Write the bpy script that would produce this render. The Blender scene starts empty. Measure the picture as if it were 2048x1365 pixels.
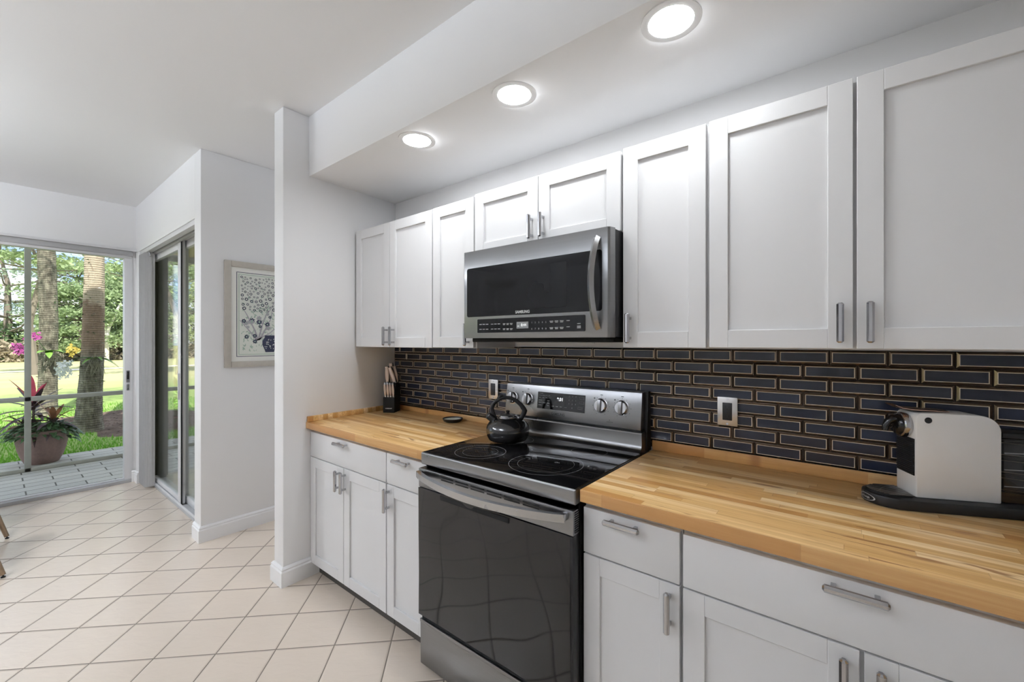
import bpy, bmesh, math, random
from mathutils import Vector, Matrix
random.seed(7)
SC = bpy.context.scene
COL = SC.collection
PI = math.pi

# ------------------------------------------------------------------ camera
CAM = (2.497, -1.812, 1.39)
cd = bpy.data.cameras.new('camera')
cd.sensor_width = 36.0
cd.lens = 36.0 * 840.0 / 2048.0
cd.clip_start = 0.05
cd.clip_end = 400
cam = bpy.data.objects.new('camera', cd)
cam.location = CAM
cam.rotation_euler = (PI / 2, 0, math.radians(90 - 51.2067))
COL.objects.link(cam)
SC.camera = cam

# ------------------------------------------------------------------ view + world + sun
SC.view_settings.view_transform = 'Standard'
SC.view_settings.look = 'None'
SC.view_settings.gamma = 1.0
SC.view_settings.use_curve_mapping = False
SC.view_settings.exposure = 0.78
SC.cycles.use_denoising = True
SC.cycles.max_bounces = 10
SC.cycles.diffuse_bounces = 6
SC.cycles.glossy_bounces = 4
SC.cycles.transparent_max_bounces = 24
SC.cycles.caustics_reflective = False
SC.cycles.caustics_refractive = False
SC.cycles.sample_clamp_indirect = 4.0

W = bpy.data.worlds.new('sky')
SC.world = W
W.use_nodes = True
wt = W.node_tree
wt.nodes.clear()


class NT:
    """tiny helper around a node tree"""
    def __init__(s, t):
        s.t = t

    def n(s, ty, **kw):
        nd = s.t.nodes.new(ty)
        ins = kw.pop('i', {})
        for k, v in kw.items():
            setattr(nd, k, v)
        for k, v in ins.items():
            s.set(nd, k, v)
        return nd

    def set(s, nd, k, v):
        sock = nd.inputs[k]
        if isinstance(v, bpy.types.NodeSocket):
            s.t.links.new(v, sock)
        elif isinstance(v, bpy.types.Node):
            s.t.links.new(v.outputs[0], sock)
        else:
            if hasattr(sock, 'default_value') and sock.type == 'RGBA' and len(v) == 3:
                v = (*v, 1)
            sock.default_value = v

    def m(s, op, a, b=0.0, c=0.0):
        return s.n('ShaderNodeMath', operation=op, i={0: a, 1: b, 2: c}).outputs[0]

    def vm(s, op, a, b=(0, 0, 0)):
        return s.n('ShaderNodeVectorMath', operation=op, i={0: a, 1: b}).outputs[0]

    def noise(s, vec, scale, detail=3, rough=0.5, dist=0.0):
        return s.n('ShaderNodeTexNoise', i={'Vector': vec, 'Scale': scale, 'Detail': detail, 'Roughness': rough, 'Distortion': dist})

    def ramp(s, fac, stops, interp='LINEAR'):
        r = s.n('ShaderNodeValToRGB')
        r.color_ramp.interpolation = interp
        el = r.color_ramp.elements
        while len(el) < len(stops):
            el.new(0.5)
        for e, (p, c) in zip(el, stops):
            e.position = p
            e.color = (*c, 1) if len(c) == 3 else c
        s.set(r, 0, fac)
        return r.outputs[0]

    def mix(s, fac, a, b, bt='MIX'):
        nd = s.n('ShaderNodeMix', data_type='RGBA', blend_type=bt)
        s.set(nd, 0, fac)
        s.set(nd, 6, a)
        s.set(nd, 7, b)
        return nd.outputs[2]

    def comb(s, x, y, z):
        return s.n('ShaderNodeCombineXYZ', i={0: x, 1: y, 2: z}).outputs[0]

    def sep(s, v):
        o = s.n('ShaderNodeSeparateXYZ', i={0: v}).outputs
        return o[0], o[1], o[2]


w = NT(wt)
tc = w.n('ShaderNodeTexCoord').outputs['Generated']
sx, sy, sz = w.sep(tc)
skyb = w.ramp(sz, [(0.0, (0.50, 0.57, 0.66)), (0.10, (0.25, 0.36, 0.55)), (0.30, (0.115, 0.235, 0.48)), (1.0, (0.09, 0.20, 0.44))])
cn = w.noise(w.vm('MULTIPLY', tc, (1, 1, 3.2)), 4.2, 7, 0.58, 0.3).outputs[0]
cl = w.ramp(cn, [(0.42, (0, 0, 0)), (0.58, (1, 1, 1))])
skc = w.mix(cl, skyb, (0.84, 0.83, 0.82))
bg = w.n('ShaderNodeBackground', i={'Color': skc, 'Strength': 1.6})
wo = w.n('ShaderNodeOutputWorld')
wt.links.new(bg.outputs[0], wo.inputs[0])

sd = bpy.data.lights.new('sun', 'SUN')
sd.energy = 5.0
sd.angle = math.radians(0.6)
sd.color = (1.0, 0.95, 0.86)
sun = bpy.data.objects.new('sun', sd)
sun.rotation_euler = Vector((-0.62, 0.16, -0.80)).to_track_quat('-Z', 'Y').to_euler()
sun.location = (8, -4, 9)
COL.objects.link(sun)

LAMP = 60.0        # downlight lens radiance
FILL = 158.0        # radiance of the added, unseen fill pendants

# ------------------------------------------------------------------ materials
MATS = {}


def newmat(name):
    m = bpy.data.materials.new(name)
    m.use_nodes = True
    m.node_tree.nodes.clear()
    t = NT(m.node_tree)
    out = t.n('ShaderNodeOutputMaterial')
    p = t.n('ShaderNodeBsdfPrincipled')
    m.node_tree.links.new(p.outputs[0], out.inputs[0])
    MATS[name] = m
    return m, t, p, out


def simple(name, c, rough=0.5, metal=0.0, var=0.06, scale=8.0, bump=0.0, bscale=60.0, coat=0.0, spec=0.5):
    m, t, p, out = newmat(name)
    co = t.n('ShaderNodeTexCoord').outputs['Object']
    nz = t.noise(co, scale, 3)
    lo = tuple(v * (1 - var) for v in c)
    hi = tuple(min(1, v * (1 + var)) for v in c)
    t.set(p, 'Base Color', t.mix(nz.outputs[0], lo, hi))
    p.inputs['Roughness'].default_value = rough
    p.inputs['Metallic'].default_value = metal
    p.inputs['Coat Weight'].default_value = coat
    p.inputs['Specular IOR Level'].default_value = spec
    if bump:
        b = t.n('ShaderNodeBump', i={'Strength': bump, 'Distance': 0.002, 'Height': t.noise(co, bscale, 4).outputs[0]})
        t.set(p, 'Normal', b)
    return m


simple('wall_paint', (0.80, 0.80, 0.805), 0.6, var=0.012, scale=2, bump=0.08, bscale=90)
simple('ceiling_paint', (0.82, 0.82, 0.825), 0.7, var=0.01, scale=2, bump=0.05, bscale=120)
simple('trim_paint', (0.82, 0.82, 0.825), 0.35, var=0.02, scale=12)
simple('cabinet_paint', (0.70, 0.70, 0.705), 0.38, var=0.01, scale=5)
simple('cabinet_inside', (0.62, 0.56, 0.48), 0.6)
simple('toe_black', (0.03, 0.026, 0.022), 0.6)
simple('chrome', (0.52, 0.52, 0.54), 0.12, 1.0, var=0.02)
simple('black_gloss', (0.0045, 0.0045, 0.005), 0.05, spec=0.42)
simple('black_plastic', (0.011, 0.011, 0.012), 0.35, spec=0.3)
simple('black_glass', (0.006, 0.006, 0.0065), 0.08, spec=0.2)
simple('oven_black', (0.004, 0.004, 0.0045), 0.06, spec=0.2)
simple('black_matte', (0.010, 0.010, 0.010), 0.7, spec=0.2)
simple('black_enamel', (0.012, 0.012, 0.013), 0.10, coat=0.6)
simple('white_plastic', (0.82, 0.82, 0.815), 0.22, coat=0.3, var=0.01)
simple('bronze_metal', (0.55, 0.36, 0.27), 0.22, 1.0)
simple('knife_handle', (0.62, 0.50, 0.42), 0.35, 0.35)
simple('ring_grey', (0.30, 0.30, 0.31), 0.3)
simple('mark_light', (0.50, 0.50, 0.50), 0.5)
simple('mark_dim', (0.22, 0.22, 0.22), 0.5)
simple('mark_dark', (0.02, 0.02, 0.022), 0.5)
simple('alu_white', (0.66, 0.66, 0.675), 0.4, var=0.03)
simple('alu_grey', (0.40, 0.40, 0.41), 0.42, var=0.05)
simple('screen_frame', (0.36, 0.36, 0.33), 0.5, var=0.1, scale=14)
simple('reflection_frame_dark', (0.060, 0.056, 0.038), 0.55, var=0.15, scale=3)  # dark door frame parts, and the block standing in for the slider's reflection
simple('blind_fabric', (0.50, 0.50, 0.51), 0.7, var=0.05, scale=20)
simple('lanai_ceiling', (0.62, 0.50, 0.22), 0.7, var=0.1, scale=3)
simple('stucco', (0.62, 0.60, 0.55), 0.8, var=0.06)
simple('leg_wood', (0.22, 0.145, 0.085), 0.45, var=0.2, scale=30)
simple('seat_cloth', (0.45, 0.43, 0.40), 0.8)
simple('cork_inside', (0.42, 0.37, 0.31), 0.5)
simple('frame_silver', (0.50, 0.465, 0.41), 0.4, 0.25, var=0.10, scale=30)
simple('mat_board', (0.80, 0.79, 0.74), 0.8)
simple('art_navy', (0.030, 0.036, 0.075), 0.7, var=0.35, scale=60)
simple('art_green', (0.36, 0.47, 0.38), 0.7, var=0.2, scale=50)
simple('art_grey', (0.40, 0.38, 0.41), 0.7, var=0.2, scale=50)
simple('art_white', (0.72, 0.74, 0.67), 0.7)
simple('terracotta', (0.23, 0.145, 0.128), 0.6, var=0.25, scale=40, bump=0.3, bscale=120)
simple('soil', (0.03, 0.022, 0.016), 0.9, var=0.4, scale=60)
simple('cord_dark', (0.060, 0.028, 0.036), 0.38, var=0.45, scale=9)
simple('cord_red', (0.50, 0.045, 0.10), 0.45, var=0.4, scale=14)
simple('cord_orange', (0.30, 0.13, 0.05), 0.5, var=0.5, scale=14)
simple('cover_leaf', (0.050, 0.125, 0.040), 0.42, var=0.5, scale=22)
simple('orchid_leaf', (0.16, 0.30, 0.055), 0.4, var=0.35, scale=20)
simple('orchid_dark_leaf', (0.045, 0.11, 0.04), 0.4, var=0.35, scale=20)
simple('petal_magenta', (0.36, 0.055, 0.25), 0.6, var=0.3, scale=30)
simple('petal_yellow', (0.46, 0.36, 0.07), 0.6, var=0.2, scale=30)
simple('petal_white', (0.80, 0.82, 0.82), 0.6, var=0.12, scale=30)
simple('root_grey', (0.30, 0.28, 0.22), 0.8, var=0.3, scale=30)
simple('tree_bark', (0.20, 0.17, 0.14), 0.9, var=0.3, scale=3)
simple('snag_bark', (0.62, 0.58, 0.54), 0.9, var=0.1, scale=3)
simple('path_concrete', (0.72, 0.68, 0.60), 0.9)
simple('lamp_ring', (0.84, 0.84, 0.84), 0.5, var=0.01)


def leafmat(name, c, var=0.5):
    m, t, p, out = newmat(name)
    g = t.n('ShaderNodeNewGeometry')
    rnd = g.outputs['Random Per Island']
    t.set(p, 'Base Color', t.mix(rnd, tuple(v * (1 - var) for v in c), tuple(min(1, v * (1 + var)) for v in c)))
    p.inputs['Roughness'].default_value = 0.6
    p.inputs['Specular IOR Level'].default_value = 0.2
    tr = t.n('ShaderNodeBsdfTranslucent', i={'Color': tuple(min(1, v * 1.2) for v in c)})
    mx = t.n('ShaderNodeMixShader', i={0: 0.3})
    t.t.links.new(p.outputs[0], mx.inputs[1])
    t.t.links.new(tr.outputs[0], mx.inputs[2])
    t.t.links.new(mx.outputs[0], out.inputs[0])
    return m


leafmat('tree_leaf', (0.29, 0.38, 0.20), 0.4)  # tree leaf tones lightened: distance haze put into the colour
leafmat('tree_leaf_light', (0.42, 0.50, 0.24), 0.4)
leafmat('tree_leaf_grey', (0.29, 0.37, 0.28), 0.4)
leafmat('brush_leaf', (0.44, 0.38, 0.29), 0.3)
leafmat('bush_leaf', (0.19, 0.28, 0.14), 0.4)
leafmat('grass_blade', (0.16, 0.38, 0.035), 0.45)


def emis(name, c, s):
    m, t, p, out = newmat(name)
    t.set(p, 'Base Color', tuple(0.12 * v for v in c))
    t.set(p, 'Emission Color', c)
    p.inputs['Emission Strength'].default_value = s
    return m


emis('lamp_lens', (0.96, 0.99, 1.02), LAMP)
emis('fill_diffuser', (0.905, 0.98, 1.09), FILL)
emis('hall_fill', (0.94, 0.98, 1.05), 40.0)
emis('fill_lens', (0.95, 0.99, 1.03), 46.0)
emis('led_digit', (0.95, 0.97, 1.0), 0.65)
emis('lcd_panel', (0.30, 0.31, 0.31), 0.22)
emis('lcd_digit', (0.8, 0.82, 0.82), 0.6)


def steel(name, c=(0.265, 0.265, 0.27), rough=0.30, tang=(1, 0, 0)):
    m, t, p, out = newmat(name)
    co = t.n('ShaderNodeTexCoord').outputs['Object']
    nz = t.noise(t.vm('MULTIPLY', co, (2.0, 2.0, 420.0)), 1.0, 3).outputs[0]
    sm = t.noise(co, 7, 4).outputs[0]
    t.set(p, 'Base Color', t.mix(nz, tuple(v * 0.93 for v in c), tuple(v * 1.05 for v in c)))
    t.set(p, 'Roughness', t.m('MULTIPLY_ADD', sm, 0.14, rough - 0.07))
    p.inputs['Metallic'].default_value = 1.0
    p.inputs['Anisotropic'].default_value = 0.72
    t.set(p, 'Tangent', t.comb(*tang))
    return m


steel('steel')
steel('steel_dark', (0.26, 0.26, 0.265), 0.34)
steel('steel_bright', (0.44, 0.44, 0.445), 0.26)


def glassmat(name, tint=(0.97, 0.98, 0.97), refl=0.06):
    m = bpy.data.materials.new(name)
    m.use_nodes = True
    m.node_tree.nodes.clear()
    t = NT(m.node_tree)
    out = t.n('ShaderNodeOutputMaterial')
    co = t.n('ShaderNodeTexCoord').outputs['Object']
    tr = t.n('ShaderNodeBsdfTransparent', i={'Color': t.mix(t.noise(co, 1.5).outputs[0], tint, tuple(v * 0.985 for v in tint))})
    gl = t.n('ShaderNodeBsdfGlossy', i={'Color': (1, 1, 1), 'Roughness': 0.02})
    lw = t.n('ShaderNodeFresnel', i={'IOR': 1.35})
    mx = t.n('ShaderNodeMixShader')
    t.set(mx, 0, t.m('MULTIPLY', lw, refl / 0.06))
    t.t.links.new(tr.outputs[0], mx.inputs[1])
    t.t.links.new(gl.outputs[0], mx.inputs[2])
    t.t.links.new(mx.outputs[0], out.inputs[0])
    MATS[name] = m


glassmat('window_glass', refl=0.03)
glassmat('slider_glass', (0.90, 0.92, 0.90), 0.03)
glassmat('tank_plastic', (0.40, 0.40, 0.42), 0.12)


def butcher(name):
    m, t, p, out = newmat(name)
    co = t.n('ShaderNodeTexCoord').outputs['Object']
    x, y, z = t.sep(co)
    # staves run along x; rows in y
    ry = t.m('DIVIDE', y, 0.031)
    row = t.m('FLOOR', ry)
    off = t.n('ShaderNodeTexWhiteNoise', noise_dimensions='1D', i={'W': row}).outputs[0]
    ux = t.m('ADD', t.m('DIVIDE', x, 0.50), t.m('MULTIPLY', off, 7.3))
    seg = t.m('FLOOR', ux)
    rnd = t.n('ShaderNodeTexWhiteNoise', noise_dimensions='2D', i={'Vector': t.comb(row, seg, 0)}).outputs[0]
    front = t.m('LESS_THAN', y, -0.3415)  # front face only: shade under the overhead light put into the wood colour
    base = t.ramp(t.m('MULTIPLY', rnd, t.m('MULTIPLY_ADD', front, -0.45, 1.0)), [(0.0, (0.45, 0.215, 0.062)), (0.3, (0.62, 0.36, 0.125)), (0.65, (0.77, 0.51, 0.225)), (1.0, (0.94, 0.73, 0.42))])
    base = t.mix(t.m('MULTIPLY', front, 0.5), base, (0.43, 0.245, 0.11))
    sh = t.comb(t.m('MULTIPLY', x, 3.2), t.m('MULTIPLY', y, 95.0), t.m('ADD', t.m('MULTIPLY', z, 95), t.m('MULTIPLY', rnd, 40)))
    gr = t.noise(sh, 1.0, 5, 0.6, 0.4).outputs[0]
    c1 = t.mix(t.ramp(gr, [(0.35, (0, 0, 0)), (0.72, (1, 1, 1))]), base, t.mix(0.62, base, (0.42, 0.20, 0.065)))
    kn = t.noise(t.comb(t.m('MULTIPLY', x, 4.0), t.m('MULTIPLY', y, 34.0), t.m('MULTIPLY', rnd, 20)), 1.0, 3, 0.65, 0.6).outputs[0]
    kf = t.ramp(kn, [(0.605, (0, 0, 0)), (0.675, (0.85, 0.85, 0.85))])
    c2 = t.mix(kf, c1, (0.30, 0.13, 0.045))
    # thin joint lines
    fy = t.m('FRACT', ry)
    fx = t.m('FRACT', ux)
    j = t.m('MAXIMUM', t.m('LESS_THAN', fy, 0.03), t.m('LESS_THAN', fx, 0.003))
    c3 = t.mix(t.m('MULTIPLY', j, 0.35), c2, (0.25, 0.12, 0.05))
    t.set(p, 'Base Color', c3)
    p.inputs['Roughness'].default_value = 0.36
    p.inputs['Specular IOR Level'].default_value = 0.35
    t.set(p, 'Normal', t.n('ShaderNodeBump', i={'Strength': 0.08, 'Distance': 0.001, 'Height': gr}))


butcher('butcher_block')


def floortile(name):
    m, t, p, out = newmat(name)
    co = t.n('ShaderNodeTexCoord').outputs['Object']
    x, y, z = t.sep(co)
    P_ = 0.2535
    s = 0.70710678
    u = t.m('DIVIDE', t.m('ADD', t.m('MULTIPLY', t.m('ADD', x, y), s), 0.1143), P_)
    v = t.m('DIVIDE', t.m('ADD', t.m('MULTIPLY', t.m('SUBTRACT', y, x), s), 0.0381), P_)
    fu, fv = t.m('FRACT', u), t.m('FRACT', v)
    du = t.m('MINIMUM', fu, t.m('SUBTRACT', 1.0, fu))
    dv = t.m('MINIMUM', fv, t.m('SUBTRACT', 1.0, fv))
    d = t.m('MULTIPLY', t.m('MINIMUM', du, dv), P_)          # metres to the nearest joint
    rnd = t.n('ShaderNodeTexWhiteNoise', noise_dimensions='2D', i={'Vector': t.comb(t.m('FLOOR', u), t.m('FLOOR', v), 0)}).outputs[0]
    cloud = t.noise(co, 24, 5, 0.6).outputs[0]
    c = t.mix(cloud, (0.658, 0.568, 0.478), (0.678, 0.588, 0.496))
    c = t.mix(t.m('MULTIPLY', rnd, 0.35), c, (0.63, 0.54, 0.45))
    grout = t.mix(t.noise(co, 30).outputs[0], (0.13, 0.105, 0.08), (0.20, 0.16, 0.125))
    g = t.n('ShaderNodeMapRange', interpolation_type='SMOOTHSTEP', i={0: d, 1: 0.0022, 2: 0.0036, 3: 1.0, 4: 0.0}).outputs[0]
    t.set(p, 'Base Color', t.mix(g, c, grout))
    t.set(p, 'Roughness', t.m('ADD', t.m('MULTIPLY', g, 0.5), t.m('MULTIPLY_ADD', cloud, 0.05, 0.22)))
    p.inputs['IOR'].default_value = 1.7
    edge = t.n('ShaderNodeMapRange', interpolation_type='SMOOTHSTEP', i={0: d, 1: 0.001, 2: 0.010, 3: 0.0, 4: 1.0}).outputs[0]
    wav = t.noise(t.comb(t.m('MULTIPLY', u, 1.0), t.m('MULTIPLY', v, 2.2), rnd), 3.0, 3, 0.55, 0.6).outputs[0]
    hgt = t.m('ADD', t.m('MULTIPLY', edge, 1.0), t.m('MULTIPLY', wav, 0.9))
    t.set(p, 'Normal', t.n('ShaderNodeBump', i={'Strength': 0.55, 'Distance': 0.003, 'Height': hgt}))


floortile('floor_tile')


def pavers(name):
    m, t, p, out = newmat(name)
    co = t.n('ShaderNodeTexCoord').outputs['Object']
    x, y, z = t.sep(co)
    vec = t.comb(y, x, 0)
    br = t.n('ShaderNodeTexBrick', offset=0.5, i={'Vector': vec, 'Color1': (0.53, 0.52, 0.48), 'Color2': (0.44, 0.43, 0.40), 'Mortar': (0.10, 0.095, 0.08), 'Scale': 1.0, 'Mortar Size': 0.006, 'Mortar Smooth': 0.2, 'Brick Width': 0.40, 'Row Height': 0.155})
    nz = t.noise(co, 26, 5, 0.65).outputs[0]
    t.set(p, 'Base Color', t.mix(0.35, br.outputs[0], t.mix(nz, (0.16, 0.165, 0.155), (0.52, 0.53, 0.52)), 'OVERLAY'))
    p.inputs['Roughness'].default_value = 0.75
    h = t.m('ADD', t.m('MULTIPLY', br.outputs[1], -1.0), t.m('MULTIPLY', nz, 0.4))
    t.set(p, 'Normal', t.n('ShaderNodeBump', i={'Strength': 0.6, 'Distance': 0.006, 'Height': h}))


pavers('pavers')


def ground(name, cols, scale, stretch=(1, 1, 1), bump=0.5):
    m, t, p, out = newmat(name)
    co = t.n('ShaderNodeTexCoord').outputs['Object']
    nz = t.noise(t.vm('MULTIPLY', co, stretch), scale, 6, 0.65).outputs[0]
    fine = t.noise(co, scale * 24, 4, 0.6).outputs[0]
    f = t.m('ADD', t.m('MULTIPLY', nz, 0.7), t.m('MULTIPLY', fine, 0.3))
    t.set(p, 'Base Color', t.ramp(f, [(0.3 + 0.4 * k / (len(cols) - 1), c) for k, c in enumerate(cols)]))
    p.inputs['Roughness'].default_value = 0.95
    p.inputs['Specular IOR Level'].default_value = 0.1
    t.set(p, 'Normal', t.n('ShaderNodeBump', i={'Strength': bump, 'Distance': 0.03, 'Height': fine}))


ground('mulch', [(0.06, 0.045, 0.035), (0.14, 0.10, 0.08), (0.24, 0.18, 0.145)], 3.0)


def lawnmat(name):
    m, t, p, out = newmat(name)
    co = t.n('ShaderNodeTexCoord').outputs['Object']
    x, y, z = t.sep(co)
    nz = t.noise(t.vm('MULTIPLY', co, (0.8, 0.25, 1)), 0.9, 6, 0.6).outputs[0]
    fine = t.noise(co, 22, 4, 0.65).outputs[0]
    f = t.m('ADD', t.m('MULTIPLY', nz, 0.65), t.m('MULTIPLY', fine, 0.35))
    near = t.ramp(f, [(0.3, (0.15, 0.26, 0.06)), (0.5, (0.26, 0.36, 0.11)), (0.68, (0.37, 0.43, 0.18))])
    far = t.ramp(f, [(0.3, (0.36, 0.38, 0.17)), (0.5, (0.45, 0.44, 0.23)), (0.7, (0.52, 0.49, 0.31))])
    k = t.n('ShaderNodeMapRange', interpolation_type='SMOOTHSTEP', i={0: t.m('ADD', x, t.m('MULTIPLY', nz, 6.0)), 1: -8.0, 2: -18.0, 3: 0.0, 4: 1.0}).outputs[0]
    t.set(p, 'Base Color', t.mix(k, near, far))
    p.inputs['Roughness'].default_value = 0.95
    p.inputs['Specular IOR Level'].default_value = 0.1
    t.set(p, 'Normal', t.n('ShaderNodeBump', i={'Strength': 0.7, 'Distance': 0.03, 'Height': fine}))


lawnmat('lawn')


def palmbark(name, upper):
    """grey lichen bark; 'upper' = height where clean tan ringed bark starts"""
    m, t, p, out = newmat(name)
    co = t.n('ShaderNodeTexCoord').outputs['Object']
    x, y, z = t.sep(co)
    n1 = t.noise(co, 7, 6, 0.65).outputs[0]
    n2 = t.noise(t.vm('MULTIPLY', co, (30, 30, 9)), 1.0, 5, 0.65).outputs[0]
    low = t.ramp(t.m('ADD', t.m('MULTIPLY', n1, 0.5), t.m('MULTIPLY', n2, 0.5)), [(0.32, (0.05, 0.045, 0.035)), (0.48, (0.16, 0.145, 0.115)), (0.62, (0.30, 0.28, 0.22)), (0.72, (0.30, 0.33, 0.22))])
    ring = t.n('ShaderNodeTexWave', wave_type='BANDS', bands_direction='Z', i={'Vector': co, 'Scale': 9.0, 'Distortion': 1.5, 'Detail': 3.0, 'Detail Scale': 2.0}).outputs[0]
    hi = t.mix(t.m('MULTIPLY', ring, 0.6), (0.50, 0.42, 0.33), (0.34, 0.27, 0.20))
    hi = t.mix(t.ramp(n2, [(0.60, (0, 0, 0)), (0.70, (0.8, 0.8, 0.8))]), hi, (0.12, 0.085, 0.06))
    mid = t.mix(n1, (0.22, 0.14, 0.10), (0.34, 0.23, 0.17))
    zz = t.m('ADD', z, t.m('MULTIPLY', t.m('SUBTRACT', n1, 0.5), 0.5))
    k2 = t.n('ShaderNodeMapRange', i={0: zz, 1: upper, 2: upper + 0.08, 3: 0.0, 4: 1.0}).outputs[0]
    k1 = t.n('ShaderNodeMapRange', i={0: zz, 1: upper - 0.85, 2: upper - 0.6, 3: 0.0, 4: 0.75}).outputs[0]
    c = t.mix(k2, t.mix(k1, low, mid), hi)
    t.set(p, 'Base Color', c)
    p.inputs['Roughness'].default_value = 0.95
    p.inputs['Specular IOR Level'].default_value = 0.1
    t.set(p, 'Normal', t.n('ShaderNodeBump', i={'Strength': 0.8, 'Distance': 0.02, 'Height': t.m('ADD', n2, t.m('MULTIPLY', ring, 0.3))}))


palmbark('palm_bark', 2.0)
palmbark('palm_bark_grey', 4.6)


def tilemats():
    m, t, p, out = newmat('tile_glaze')
    co = t.n('ShaderNodeTexCoord').outputs['Object']
    g = t.n('ShaderNodeNewGeometry').outputs['Random Per Island']
    nz = t.noise(t.vm('MULTIPLY', co, (4, 4, 40)), 1.0, 3).outputs[0]
    c = t.mix(nz, (0.009, 0.013, 0.026), (0.016, 0.021, 0.038))
    t.set(p, 'Base Color', t.mix(g, c, (0.015, 0.016, 0.024)))
    p.inputs['Roughness'].default_value = 0.09
    p.inputs['Specular IOR Level'].default_value = 0.33
    m, t, p, out = newmat('tile_bevel')
    co = t.n('ShaderNodeTexCoord').outputs['Object']
    t.set(p, 'Base Color', t.mix(t.noise(co, 14).outputs[0], (0.13, 0.095, 0.07), (0.21, 0.16, 0.12)))
    p.inputs['Metallic'].default_value = 0.85
    p.inputs['Roughness'].default_value = 0.16
    simple('tile_line', (0.66, 0.56, 0.43), 0.35, 0.2)
    simple('grout_black', (0.012, 0.011, 0.010), 0.8)


tilemats()

# ------------------------------------------------------------------ mesh helpers


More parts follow.
